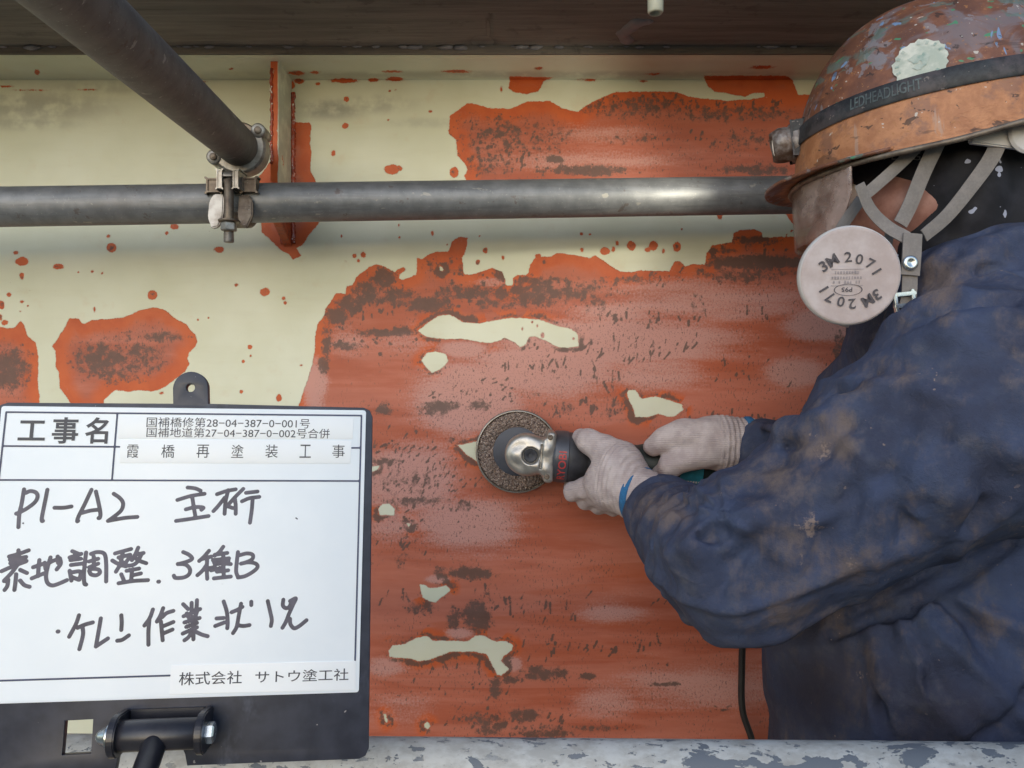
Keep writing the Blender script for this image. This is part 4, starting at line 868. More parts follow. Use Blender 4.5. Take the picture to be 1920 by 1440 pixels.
for base, L, counts in (((0, 890), H1a, (2, 1, 1, 3, 2)), ((280, 890), H2a, (5, 9)), ((0, 890), H1b, (11, 8, 13, 14, 1)), ((280, 890), H2b, (2, 16, 3)), ((80, 1100), H3, (1, 3, 2, 2, 7, 12)), ((380, 1100), H4, (7, 4))):
    i = 0
    for n_ in counts: flat('handwritten_character', [(smooth_pts(p), hw) for p, hw in crop(base, 6, L[i:i + n_])], .0010, M['ink']); i += n_
flat('smudge_mark', [([(555, 971), (558, 973)], 1.2)], .0011, M['ink'])
flat('smudge_mark', [([(44.5, 981), (45, 981)], 1.6)], .0011, M['ink'])
def board_text(name, items, mat, h, bold=0.0):
    parts = []
    for s, (xa, yb, xb, yt) in items:       # pixel of lower-left and upper-right corner
        a, c = buv(xa, yb), buv(xb, yt); parts.append(text_fit(s, lambda u, v, a=a, c=c: b3((a[0] + (c[0] - a[0]) * u, a[1] + (c[1] - a[1]) * v), h), bold))
    return mesh_obj(name, *merge(parts), mat, sb)
board_text('printed_title', [('工', (34, 826, 88, 789)), ('事', (97, 832, 150, 783)), ('名', (159, 832, 206, 783))], M['print_black'], .0012, .02)
board_text('label_print', [('国補橋修第28−04−387−0−001号', (275.6, 801, 582, 785.5))], M['print_black'], .0015, .0)
board_text('label_print', [('国補地道第27−04−387−0−002号合併', (275.6, 820, 619, 804.5))], M['print_black'], .0015, .0)
board_text('label_print', [(c, (a, 858.5, b_, 834)) for c, a, b_ in zip('霞橋再塗装工事', (239, 303, 369, 434, 498, 562, 623), (262, 329, 394, 458, 522, 584, 647))], M['print_black'], .0015, .0)
board_text('company_print', [('株式会社', (336, 1284.5, 455, 1256.5)), ('サトウ塗工社', (479, 1280, 654, 1252))], M['print_black'], .0015, .004)
# hinge and stick
ha, hb = b3(buv(236, 1366), .018), b3(buv(392, 1360), .018)
hax = (hb - ha) / np.linalg.norm(hb - ha); rr = np.linalg.norm(buv(300, 1365) - buv(300, 1329))
cyl('hinge_barrel', ha, hb, rr * .80, M['black_metal'], sb, 40, .001)
half = rr * 1.08
for c in (ha, hb):
    pl = []
    bm = bmesh.new(); ring = [(math.cos(a) * half, math.sin(a) * half) for a in np.linspace(-math.pi * .5, math.pi * .5, 18)]
    e1 = BN; e2 = np.cross(hax, BN); poly = [(-.0175, half * .95)] + [(x, y) for x, y in ring[::-1]] + [(-.0175, -half * .95)]
    vs_ = [bm.verts.new(Vector(c + e1 * x + e2 * y - hax * .0025)) for x, y in poly]; f_ = bm.faces.new(vs_); ex = bmesh.ops.extrude_face_region(bm, geom=[f_])
    bmesh.ops.translate(bm, verts=[g for g in ex['geom'] if isinstance(g, bmesh.types.BMVert)], vec=Vector(hax * .005)); bmesh.ops.bevel(bm, geom=bm.edges[:], offset=.0008, segments=2, affect='EDGES')
    auto_smooth(from_bm('hinge_ear', bm, M['black_metal'], sb), 40)
box('hinge_plate', b3((buv(236, 1366) + buv(392, 1360)) / 2, .0016) , (BU, BV, BN), (np.linalg.norm(buv(392, 1360) - buv(236, 1366)) / 2 - .003, rr * 1.0, .0014), M['black_metal'], sb, .0005)
V, Fc = lathe([(0, .0075), (.0025, .0075), (.004, .006), (.0075, .0045), (.0095, .002), (.0098, 0)], ha - hax * .0026, -hax, 20); auto_smooth(mesh_obj('cap_nut', V, Fc, M['chrome'], sb), 40)
V, Fc = lathe([(0, .0068), (.0045, .0068), (.0055, .0055), (.0055, 0)], hb + hax * .0026, hax, 6); mesh_obj('bolt_head', V, Fc, M['chrome'], sb)
hs = (ha + hb) / 2 - hax * .0; st_end = np.array([hs[0] - .03, hs[1] - .24, FLOOR])
sdv = P(266, 1470, hs[1] - .034) - P(300, 1376, hs[1] - .004); sdv /= np.linalg.norm(sdv); tt = (FLOOR - hs[2]) / sdv[2]
cyl('stick', hs - hax * .001, hs + sdv * tt, rr * .62, M['black_metal'], sb, 32, .004)

# ================================================================== WORKER
per = thing('person', 'worker in dusty navy jacket and white gloves leaning to grind the girder', 'person', (.45, .84, FLOOR))
HT = R(6.0); HY = R(14.0)          # head pitched down, turned a little to the girder
fwd = np.array([-math.cos(HT) * math.cos(HY), math.cos(HT) * math.sin(HY), -math.sin(HT)])
lft = np.array([-math.sin(HY), -math.cos(HY), 0.]); upw = np.cross(fwd, lft); upw = upw if upw[2] > 0 else -upw
HA = np.array([fwd, lft, upw]); CH = np.array([.435, .80, .2274])
def HL(x, y, z): return CH + fwd * x + lft * y + upw * z
# ---- jacket
SL = np.array([.400, .665, -.022]); EL = np.array([.208, .72, -.160]); WL = np.array([.180, .965, -.146])
SR = P(1652, 775, .98); ER = P(1635, 905, 1.0); WR = P(1432, 843, 1.02)
jk = Field()
jk.add(rc((.52, .86, .03), (.45, .85, -.28), .145, .155)).add(rc((.45, .85, -.28), (.425, .845, -.62), .160, .168), .04)
jk.add(rc((.40, .68, .0), (.50, .82, .065), .085, .095), .06)
jk.add(rc(SR, (.50, .86, .03), .075, .10), .05)
jk.add(rc(SR, ER, .082, .066), .02).add(rc(ER, WR, .062, .040), .015)
jk.add(rc(SL, EL, .096, .068), .022)
jk.add(rc(P(1612, 790, .735), SL, .048, .085), .03)
jk.add(rc(EL, (EL + WL) / 2 + np.array([0, 0, -.016]), .067, .055), .03).add(rc((EL + WL) / 2 + np.array([0, 0, -.016]), WL + np.array([0, 0, -.008]), .055, .044), .012)
jk.add(rc((.455, .80, .075), (.545, .84, .085), .092, .10), .05)
for a, b_, ra, rb in (((.40, .72, .105), (.47, .735, .128), .018, .020), ((.47, .735, .128), (.555, .77, .158), .020, .022), ((.40, .72, .105), (.395, .80, .10), .018, .018), ((.395, .80, .10), (.43, .90, .11), .018, .018), ((.43, .90, .11), (.53, .92, .14), .02, .02)):
    jk.add(rc(a, b_, ra, rb), .02)
base_jk = Field(); base_jk.ops = list(jk.ops)
def fold(pts, r, depth, mode, k):
    q = [base_jk.trace(*p) for p in pts]
    if any(x is None for x in q): return
    for i in range(len(q) - 1):
        da = q[i] / np.linalg.norm(q[i]); db = q[i + 1] / np.linalg.norm(q[i + 1]); ra = r * (1 if 0 < i else .55); rb = r * (1 if i + 1 < len(q) - 1 else .45)
        a = q[i] + da * depth; b_ = q[i + 1] + db * depth
        (jk.add if mode == 'r' else jk.sub)(rc(a, b_, ra, rb), k, rcbox(a, b_, r + k))
C = lambda pts, r=.008, d=-.003, k=.012: fold(pts, r * 1.05, d + .003, 'c', k * .5)
RG = lambda pts, r=.010, d=.004, k=.016: fold(pts, r * .85, d - .002, 'r', k * .9)
C([(1235, 938), (1290, 948), (1338, 950)], .009, -.002); C([(1306, 985), (1290, 1040), (1282, 1100)], .009, -.002); C([(1262, 1030), (1255, 1060), (1262, 1095)], .007)
RG([(1330, 965), (1308, 1040), (1300, 1105)], .011, .003); RG([(1282, 985), (1272, 1050), (1276, 1110)], .008, .002); C([(1400, 985), (1350, 1000), (1318, 1015)], .007)
RG([(1345, 945), (1400, 975), (1470, 960)], .010, .004); C([(1420, 1010), (1370, 1060), (1345, 1120)], .007, -.002)
C([(1777, 774), (1772, 860), (1761, 942)], .009, -.003); C([(1725, 915), (1710, 965), (1696, 1012)], .010, -.003); C([(1838, 905), (1826, 950), (1812, 995)], .008); RG([(1745, 800), (1735, 880), (1715, 960)], .010, .004, .02)
RG([(1800, 860), (1790, 930), (1770, 990)], .010, .004, .02)
C([(1700, 1130), (1722, 1220), (1742, 1312)], .011, -.003); C([(1676, 1150), (1690, 1240), (1712, 1335)], .008, -.003); C([(1750, 1104), (1820, 1180), (1862, 1236)], .011, -.003); C([(1642, 1270), (1655, 1320), (1676, 1378)], .008)
RG([(1688, 1140), (1706, 1230), (1726, 1320)], .009, .003); RG([(1722, 1120), (1770, 1200), (1790, 1300)], .014, .004, .02); RG([(1640, 1180), (1665, 1260), (1690, 1370)], .010, .004); C([(1920, 1290), (1850, 1345), (1795, 1392)], .012, -.002); RG([(1905, 1270), (1840, 1322), (1775, 1380)], .014, .005)
C([(1522, 772), (1560, 738), (1640, 702)], .009, -.002); RG([(1520, 730), (1580, 690), (1660, 655)], .012, .004); RG([(1530, 790), (1570, 770), (1640, 735)], .010, .004); C([(1590, 800), (1540, 850), (1500, 900)], .006)
C([(1780, 470), (1840, 505), (1915, 500)], .008); C([(1730, 610), (1800, 585), (1900, 560)], .008, -.003); RG([(1700, 640), (1790, 612), (1910, 600)], .010, .004, .02); C([(1860, 575), (1895, 555), (1918, 552)], .007); RG([(1790, 520), (1850, 470), (1915, 440)], .011, .003)
C([(1440, 805), (1475, 830), (1500, 830)], .007); C([(1420, 880), (1455, 860), (1490, 868)], .007); RG([(1430, 800), (1470, 808), (1505, 806)], .008, .002); C([(1600, 960), (1550, 1010), (1520, 1080)], .006, -.003, .02); C([(1660, 880), (1600, 930), (1560, 960)], .006, -.003, .02)
RG([(1905, 720), (1895, 850), (1875, 960)], .006, .003, .01); C([(1900, 1015), (1800, 1075), (1700, 1135), (1560, 1192)], .010, .0, .012)
hlo, hhi = np.array([.10, .50, -.64]), np.array([.80, 1.11, .21])
V, Q = surface(jk.grid(hlo, hhi, .0037))
V = smoothv(V, Q, 1)
def field_normals(fd, V, e=.003):
    g = np.stack([fd.ev(V + np.eye(3)[i] * e) - fd.ev(V - np.eye(3)[i] * e) for i in range(3)], 1); return g / (np.linalg.norm(g, axis=1, keepdims=True) + 1e-9)
N_ = field_normals(base_jk, V)
def crest(ph, sharp=3.0): return (.5 + .5 * np.sin(ph)) ** sharp - .3
def near_seg(a, b_, r0):
    d = b_ - a; t = np.clip(((V - a) @ d) / (d @ d), 0, 1); q = np.linalg.norm(V - a - t[:, None] * d, axis=1); return np.exp(-(np.maximum(q - r0, 0) / .03) ** 2), t
wn1 = vnoise(V * 17, 21); wn2 = vnoise(V * 31 + 4, 22); wn3 = vnoise(V * 70, 23)
wfa, tfa = near_seg(EL, WL, .075); wua, tua = near_seg(SL, EL, .10); warm = np.maximum(wfa, wua)
wr = wfa * np.clip(1.2 - tfa * .5, 0, 1) * crest(tfa * 34 + 2.2 * wn1 + 1.4 * wn2 + 6 * (V[:, 2] + .15) * 6, 2.8) * .0066          # rings pushed up the forearm
q = V - P(1335, 955, .70); angl = np.arctan2(q[:, 2], q[:, 0]); rad_ = np.linalg.norm(q, axis=1)
wr += np.exp(-(rad_ / .10) ** 2) * crest(angl * 7 + 1.5 * wn1, 2.5) * .0060 * np.clip(rad_ / .03, 0, 1)                              # creases fanning from the crook of the elbow
wr += wua * (1 - tua) ** .5 * crest((V @ np.array([.93, .2, .30])) * 95 + 2.4 * wn1 + wn2, 5.0) * .0060                                # hanging folds of the upper sleeve
wr += wua * tua * crest((V @ np.array([.45, .3, -.85])) * 120 + 2.6 * wn1 + 1.2 * wn2, 4.5) * .0052
q = V - P(1660, 1120, .74); ang2 = np.arctan2(q[:, 0] + .02, -q[:, 2] + .02); rad2 = np.hypot(q[:, 0], q[:, 2])
torso = (1 - warm) * np.clip((-.14 - V[:, 2]) / .06, 0, 1); wr += torso * crest(ang2 * 15 + 1.6 * wn1 + .7 * wn2, 3.0) * .0095 * np.clip(rad2 / .08, .2, 1)   # drapes falling from the armpit
upper = np.clip((V[:, 2] + .02) / .06, 0, 1); wr += upper * crest((V @ np.array([.25, .15, .95])) * 130 + 2.6 * wn1 + wn2, 3) * .0040
wr -= wfa * .0026 * np.exp(-((tfa - .885) / .010) ** 2)
wr += wn2 * .0008 + wn3 * .0005 + vnoise(V * 150 + 2 * np.sin(V[:, [2, 0, 1]] * 60), 27) * .0004
seam = np.abs(V @ np.array([.75, 0, .66]) - .29); wr -= .0018 * np.exp(-(seam / .0025) ** 2) * (V[:, 1] < .72)
V = V + N_ * wr[:, None]
jpx = 960 + V[:, 0] / V[:, 1] * F; jpy = 720 - V[:, 2] / V[:, 1] * F
dust = np.full(len(V), .2); sc_ = np.zeros(len(V))
for x, y, a, b_, s in ((1540, 830, 80, 60, .5), (1560, 790, 60, 40, .4), (1450, 900, 70, 60, .45), (1250, 960, 70, 50, .5), (1500, 1020, 90, 70, .35), (1600, 1050, 80, 50, .5), (1480, 1150, 120, 50, .45), (1620, 1260, 60, 60, .35), (1580, 1290, 90, 90, .25), (1660, 700, 90, 40, .35), (1700, 980, 50, 90, .35), (1820, 990, 40, 60, .4), (1870, 1170, 70, 50, .35), (1770, 530, 50, 60, .6), (1420, 1100, 80, 60, .3)):
    dust = np.maximum(dust, s * np.exp(-(((jpx - x) / a) ** 2 + ((jpy - y) / b_) ** 2)) + .1)
for x, y, a, b_, s in ((1520, 985, 22, 34, .95), (1500, 1050, 10, 20, .7), (1595, 1060, 30, 22, .7), (1545, 845, 26, 30, .75), (1525, 815, 20, 12, .7), (1425, 1120, 14, 8, .7), (1440, 1140, 14, 5, .8), (1615, 1270, 26, 22, .6), (1665, 1320, 18, 10, .6), (1780, 1035, 14, 12, .6), (1560, 800, 14, 8, .6), (1250, 950, 30, 8, .5), (1860, 1045, 12, 6, .6), (1630, 705, 20, 6, .6), (1670, 720, 25, 12, .5), (1780, 700, 30, 10, .45), (1560, 1140, 20, 8, .5), (1735, 1300, 6, 24, .5), (1450, 1270, 8, 16, .5)):
    sc_ = np.maximum(sc_, s * np.exp(-(((jpx - x) / a) ** 2 + ((jpy - y) / b_) ** 2)))
for x0_, y0_, x1_, y1_ in ((1615, 778, 1690, 878), (1895, 700, 1900, 880), (1900, 860, 1893, 1000), (1490, 985, 1565, 990), (1380, 985, 1490, 930), (1600, 940, 1640, 1060)):
    ex, ey = x1_ - x0_, y1_ - y0_; t = np.clip(((jpx - x0_) * ex + (jpy - y0_) * ey) / (ex * ex + ey * ey), 0, 1); sc_ = np.maximum(sc_, .8 * np.clip(1 - np.hypot(jpx - x0_ - ex * t, jpy - y0_ - ey * t) / 4.5, 0, 1))
near = (V[:, 1] < .99); sc_ *= near
dark_tint = np.maximum(np.exp(-(((jpx - 1540) / 120) ** 2 + ((jpy - 1300) / 110) ** 2)), .8 * np.exp(-(((jpx - 1760) / 120) ** 2 + ((jpy - 1360) / 70) ** 2)))  # darker brown over two soft patches low on the jacket
mesh_obj('jacket', V, Q, M['cloth'], per, True, dict(dust=dust, scuff=sc_, dark_tint=dark_tint))
# ---- trousers and boots (below the railing pipe)
tr = Field(); tr.add(rc((.43, .84, -.56), (.43, .84, -.62), .152, .15))
for y in (.755, .93):
    tr.add(rc((.43, y, -.62), (.395, y, -.93), .092, .075), .04).add(rc((.395, y, -.93), (.45, y, FLOOR + .07), .072, .066), .02)
V, Q = surface(tr.grid((.2, .58, FLOOR + .03), (.65, 1.08, -.42), .0075)); V = smoothv(V, Q, 1); V = V + field_normals(tr, V) * (vnoise(V * 40, 31) * .003)[:, None]
mesh_obj('trousers', V, Q, M['cloth'], per, True, dict(dust=np.full(len(V), .25), scuff=np.zeros(len(V)), dark_tint=np.full(len(V), .5)))
for y in (.755, .93):
    bt_ = Field(); bt_.add(rc((.46, y, FLOOR + .04), (.46, y, FLOOR + .12), .048, .052)).add(rc((.46, y, FLOOR + .045), (.30, y, FLOOR + .035), .045, .038), .03); bt_.sub(rbox((.4, y, FLOOR - .05), (.3, .2, .05), .001))
    V, Q = surface(bt_.grid((.22, y - .07, FLOOR - .01), (.55, y + .07, FLOOR + .19), .006)); mesh_obj('boot', V, Q, M['boot'], per, True)
# ---- head, neck and trunk as one body
hd_ = Field(); o3 = .012
hd_.add(ell(HL(o3 - .005, 0, .005), (.098, .076, .105), HA)).add(ell(HL(o3 + .035, 0, -.080), (.060, .058, .070), HA), .03)
hd_.add(rc(HL(o3 + .06, .0, -.138), HL(o3 + .055, 0, -.130), .026), .03)
for s in (-1, 1): hd_.add(rc(HL(o3 + .045, s * .045, -.052), HL(o3 + .01, s * .058, -.060), .024, .020), .025).add(rc(HL(o3 + .0, s * .055, -.120), HL(o3 + .06, s * .02, -.140), .018), .02)
hd_.add(rc(HL(o3 + .088, 0, -.028), HL(o3 + .116, 0, -.064), .008, .0125), .012)
for s in (-1, 1): hd_.add(rc(HL(o3 + .104, s * .010, -.066), HL(o3 + .106, s * .011, -.066), .008), .006).sub(ell(HL(o3 + .096, s * .032, -.030), (.012, .016, .011), HA), .012)
hd_.add(rc(HL(o3 + .088, -.03, -.014), HL(o3 + .088, .03, -.014), .010), .012); hd_.add(rc(HL(o3 + .092, -.018, -.098), HL(o3 + .092, .018, -.098), .007), .006); hd_.add(rc(HL(o3 + .089, -.016, -.110), HL(o3 + .089, .016, -.110), .007), .006)
for s in (-1, 1): hd_.add(ell(HL(o3 - .012, s * .074, -.045), (.018, .007, .030), HA), .006)
skullf = Field(); skullf.ops = list(hd_.ops)
hd_.add(rc(HL(o3 - .03, 0, -.09), (.53, .845, .05), .054, .066), .03).add(rc((.52, .85, .02), (.45, .85, -.45), .10, .11), .05)
V, Q = surface(hd_.grid((.18, .68, -.58), (.66, 1.0, .40), .0045)); V = smoothv(V, Q, 1); mesh_obj('body', V, Q, M['skin'], per, True)
for s in (-1, 1):
    e = HL(o3 + .0835, s * .032, -.030); V, Fc = lathe([(0, 0), (.002, .006), (.006, .0105), (.012, .012), (.018, .0105), (.022, .006), (.024, 0)], e - fwd * .012, fwd, 18); mesh_obj('eye', V, Fc, M['filter'], per, True)
ho = Field()
ho.add(ell(HL(o3 - .005, 0, .005), (.102, .0805, .109), HA)).add(ell(HL(o3 - .01, 0, -.06), (.080, .081, .085), HA), .02).add(rc(HL(o3 - .035, 0, -.09), (.50, .84, .09), .068, .080), .03)
ho.add(ell(HL(o3 + .0, 0, -.10), (.07, .066, .06), HA), .03)
for s in (-1, 1): ho.add(ell(HL(o3 - .012, s * .076, -.045), (.026, .012, .038), HA), .012)
ho.sub(ell(HL(.15, 0, -.082), (.090, .15, .056), HA), .006)
hf = Field(); hf.ops = list(ho.ops)
V, Q = surface(ho.grid((.24, .66, .0), (.68, .97, .40), .0042)); V = V + field_normals(ho, V) * (vnoise(V * 45, 41) * .0022 + vnoise(V * 110, 42) * .0008)[:, None]
mesh_obj('hood', V, Q, M['hood'], per, True)
T, Fc = text_verts('ZIPLOG', .0); lo_, hi_ = T.min(0), T.max(0); VV = []
for v in T:
    u_, w_ = (v[:2] - lo_[:2]) / (hi_[:2] - lo_[:2]); q = hf.trace(1630 + 96 * u_ , 291 + 2 * u_ - 15 * (w_ - .5), .55)
    VV.append((q if q is not None else P(1680, 290, .72)) * .9955)
mesh_obj('hood_print', VV, Fc, M['filter_ink'] if False else M['strap_grey'], per)
# ---- gloves
def glove(ops, lo, hi, cuff_c, cuff_ax, cuff_r, name, mod=None):
    g = Field()
    for a, b_, ra, rb, k in ops: g.add(rc(a, b_, ra, rb), k)
    V, Q = surface(g.grid(lo, hi, .0021)); V = smoothv(V, Q, 1)
    s = (V - cuff_c) @ cuff_ax; n_ = field_normals(g, V)
    V = V + n_ * (vnoise(V * 120, 51) * .0009 + .0011 * np.sin(s * 900) * np.exp(-(np.maximum(np.abs(s) - .03, 0) / .01) ** 2))[:, None]
    o = mesh_obj(name, V, Q, M['glove'], per, True)
    V, Fc = lathe([(-.004, cuff_r - .002), (-.004, cuff_r + .0015), (-.001, cuff_r + .003), (.004, cuff_r + .003), (.006, cuff_r + .0012), (.006, cuff_r - .002)], cuff_c, cuff_ax, 40)
    mesh_obj('blue_cuff', V, Fc, M['blue_cuff'], o, True); return o
def chain(pts, k): return [(pts[i][0], pts[i + 1][0], pts[i][1], pts[i + 1][1], k) for i in range(len(pts) - 1)]
wl = P(1203, 932, .985); pl_ = P(1140, 880, 1.012)
opsL = [(P(1232, 940, .968), wl, .031, .031, 0), (wl, P(1165, 900, 1.0), .031, .032, .01), (P(1158, 868, 1.012), P(1133, 905, 1.016), .028, .026, .015), (P(1165, 890, 1.005), P(1150, 915, 1.01), .030, .028, .015)]
opsL += chain([(P(1165, 862, 1.015), .020), (P(1130, 842, 1.028), .0175), (P(1104, 828, 1.040), .0145), (P(1090, 820, 1.058), .0122)], .010)
opsL += chain([(P(1135, 905, 1.018), .018), (P(1100, 915, 1.030), .0135), (P(1074, 922, 1.052), .0118), (P(1074, 914, 1.085), .0112), (P(1088, 892, 1.112), .0105)], .006)
opsL += chain([(P(1143, 912, 1.018), .017), (P(1116, 928, 1.032), .0132), (P(1098, 938, 1.056), .0118), (P(1100, 928, 1.092), .0110), (P(1112, 898, 1.114), .0105)], .005)
opsL += chain([(P(1153, 920, 1.015), .017), (P(1136, 938, 1.030), .0130), (P(1124, 948, 1.056), .0115), (P(1126, 936, 1.092), .0108), (P(1134, 905, 1.114), .010)], .005)
opsL += chain([(P(1166, 926, 1.010), .016), (P(1156, 944, 1.026), .0120), (P(1148, 952, 1.050), .0105), (P(1149, 944, 1.080), .0100), (P(1154, 920, 1.108), .0095)], .005)
cax = (P(1232, 940, .968) - wl); cax /= np.linalg.norm(cax)
glove(opsL, P(1040, 990, 1.0) - np.array([0, .07, 0]), P(1260, 780, 1.0) + np.array([.012, .145, 0]), P(1203, 930, .985) - cax * .004, cax, .033, 'glove')
wr_ = P(1404, 829, 1.035)
opsR = [(P(1440, 832, 1.03), wr_, .029, .028, 0), (wr_, P(1345, 830, 1.035), .029, .031, .01), (P(1345, 830, 1.03), P(1305, 832, 1.028), .032, .024, .02)]
opsR += chain([(P(1318, 818, 1.022), .024), (P(1278, 815, 1.022), .0185), (P(1248, 824, 1.028), .0150), (P(1224, 838, 1.040), .0122)], .010)
opsR += chain([(P(1318, 848, 1.020), .022), (P(1284, 858, 1.018), .0165), (P(1256, 874, 1.026), .0140), (P(1240, 892, 1.045), .0122), (P(1246, 905, 1.072), .0115)], .007)
for dx_, r_ in ((0, .0125), (24, .012), (46, .0108)):
    opsR += chain([(P(1322 + dx_, 822, 1.045), r_ + .004), (P(1300 + dx_, 826, 1.082), r_ + .001), (P(1292 + dx_, 850, 1.112), r_), (P(1298 + dx_, 884, 1.116), r_ - .001), (P(1304 + dx_, 905, 1.100), r_ - .001)], .005)
cax = np.array([1., 0, 0]); glove(opsR, P(1190, 960, 1.0) - np.array([0, .03, 0]), P(1470, 760, 1.0) + np.array([.012, .145, 0]), P(1401, 829, 1.033), cax, .0305, 'glove')

# ================================================================== HARD HAT
hh = thing('hard_hat', 'copper brown hard hat splashed with green and grey paint worn by the worker', 'hard hat', tuple(HL(0, 0, 0)))
ha_, hb_, hc_ = .140, .116, .155
def shell_pt(t, v, off=0.0):       # t: 0 front, positive towards the near side; v: 0 rim .. 1 crown, below 0 = skirt
    if v >= 0:
        a = v * math.pi / 2; cr = math.cos(a) ** .88; z = hc_ * math.sin(a) ** .96
    else: cr = 1 + .05 * (-v); z = .022 * v
    x = (ha_ + off) * cr * math.copysign(abs(math.cos(t)) ** .96, math.cos(t)); y = (hb_ + off) * cr * math.copysign(abs(math.sin(t)) ** .96, math.sin(t))
    if v < .12:                    # flared lower band
        fl = (.12 - v) / .12; x *= 1 + .025 * min(fl, 1.3); y *= 1 + .035 * min(fl, 1.3)
    return x, y, z + off * (math.sin(max(v, 0) * math.pi / 2))
nT, vs_list = 120, [-.55, -.3, 0, .04, .08, .12, .16] + list(np.linspace(.2, .99, 30))
V = []; rim = []; Fc = []
def rim_drop(t): return -.010 * (1 - math.cos(t)) * .5 + .012 * math.exp(-((abs(t) - 1.9) / .35) ** 2)
for v in vs_list:
    for i in range(nT):
        t = 2 * math.pi * i / nT; x, y, z = shell_pt(t, v)
        if v < .12: z += rim_drop(t) * (1 if v <= 0 else (1 - v / .12))
        V.append((x, y, z)); rim.append(np.clip(1 - (z - .012) / .05, 0, 1))
for j in range(len(vs_list) - 1):
    for i in range(nT): Fc.append((j * nT + i, j * nT + (i + 1) % nT, (j + 1) * nT + (i + 1) % nT, (j + 1) * nT + i))
Fc.append(tuple(range((len(vs_list) - 1) * nT, len(vs_list) * nT)))
V = np.array(V); dn = vnoise(V * 35, 61) * .0006; V[:, 2] += dn
VW = [HL(*v) for v in V]
sh = mesh_obj('shell', VW, Fc, M['helmet'], hh, True, dict(rim=rim))
so_ = sh.modifiers.new('thickness', 'SOLIDIFY'); so_.thickness = .003; so_.offset = -1
# peak
V = []; Fc = []; rimv = []
for j in range(9):
    s = j / 8
    for i in range(33):
        t = R(-62 + 124 * i / 32); x, y, z = shell_pt(t, -.30); ext = .028 * s * math.cos(t * 1.25) ** .8; z += rim_drop(t)
        V.append((x + ext * math.cos(t * .6), y + ext * math.sin(t * .6) * .5, z - ext * .06 - .001 * s * s)); rimv.append(.75 - .5 * s)
for j in range(8):
    for i in range(32): Fc.append((j * 33 + i, j * 33 + i + 1, (j + 1) * 33 + i + 1, (j + 1) * 33 + i))
pk = mesh_obj('peak', [HL(*v) for v in V], Fc, M['helmet'], hh, True, dict(rim=rimv)); m_ = pk.modifiers.new('thickness', 'SOLIDIFY'); m_.thickness = .0032; m_.offset = 0
# rolled rim
pts = []
for i in range(nT + 1):
    t = 2 * math.pi * i / nT; x, y, z = shell_pt(t, -.55); pts.append(HL(x, y, z + rim_drop(t)))
tube('rolled_edge', pts, .0028, M['zinc_dark'], hh, 8, False, 1)
# round sticker on the near side
def shell_world(t, z, off):        # point on the shell at angle t and local height z
    v = math.asin(min(1, (max(z, 0) / hc_) ** (1 / .96))) * 2 / math.pi; x, y, zz = shell_pt(t, v, off); return HL(x, y, zz)
def helmet_trace(px, py, off=.0012):
    best = None
    for t in np.linspace(.2, 2.9, 140):
        for z in np.linspace(.01, .138, 90):
            w_ = shell_world(t, z, off); e = (960 + w_[0] / w_[1] * F - px) ** 2 + (720 - w_[2] / w_[1] * F - py) ** 2
            if best is None or e < best[0]: best = (e, t, z)
    return best[1], best[2]
ts, zs_ = helmet_trace(1726, 115)
c0 = shell_world(ts, zs_, .0015); eT = shell_world(ts + .02, zs_, .0015) - c0; eZ = shell_world(ts, zs_ + .003, .0015) - c0; sT = .02 / np.linalg.norm(eT); sZ = .003 / np.linalg.norm(eZ)
V = []; Fc = []; nr, na = 8, 40; Rst = .0225
for j in range(nr + 1):
    for i in range(na):
        a = 2 * math.pi * i / na; r_ = Rst * j / nr * (1 + (.05 * math.sin(i * 2.7) + .03 * math.sin(i * 5.1)) * (j == nr)); V.append(shell_world(ts + math.cos(a) * r_ * sT, zs_ + math.sin(a) * r_ * sZ, .0016))
for j in range(nr):
    for i in range(na): Fc.append((j * na + i, j * na + (i + 1) % na, (j + 1) * na + (i + 1) % na, (j + 1) * na + i))
mesh_obj('sticker', V, Fc, M['sticker_worn'], hh, True)
parts = []                         # radial ticks and blurred centre mark of the worn print
for k in range(16):
    a = 2 * math.pi * k / 16; q = []
    for r_, da in ((.0170, -.07), (.0205, -.06), (.0205, .06), (.0170, .07)): q.append(shell_world(ts + math.cos(a + da) * r_ * sT, zs_ + math.sin(a + da) * r_ * sZ, .0021))
    if k % 5: parts.append((q, [(0, 1, 2, 3)]))
for cx_, cz_, rx_, rz_ in ((-.003, .003, .006, .004), (.004, .001, .004, .006), (-.001, -.006, .005, .0025)):
    q = [shell_world(ts + (cx_ + math.cos(a) * rx_ * (1 + .3 * math.sin(3 * a))) * sT, zs_ + (cz_ + math.sin(a) * rz_ * (1 + .3 * math.cos(4 * a))) * sZ, .0021 + .0001 * cx_) for a in np.linspace(0, 2 * math.pi, 15)[:-1]]; parts.append((q, [tuple(range(14))]))
mesh_obj('sticker_print', *merge(parts), simple('faded_sticker_print', (.20, .30, .26), .7, 0, 160, .5, 0, (.42, .47, .42)), hh)
# inner suspension plate showing at the temple
box('ear_bracket', P(1905, 250, .700), ((1, 0, -.12), (0, 1, 0), (.12, 0, 1)), (.040, .003, .014), M['filter_rim'], hh, .002)
V, Fc = lathe([(0, .0), (.0, .017), (.003, .018), (.005, .016), (.005, 0)], P(1925, 252, .697), (0, -1, 0), 28); auto_smooth(mesh_obj('bracket_knob', V, Fc, M['filter_rim'], hh), 40)
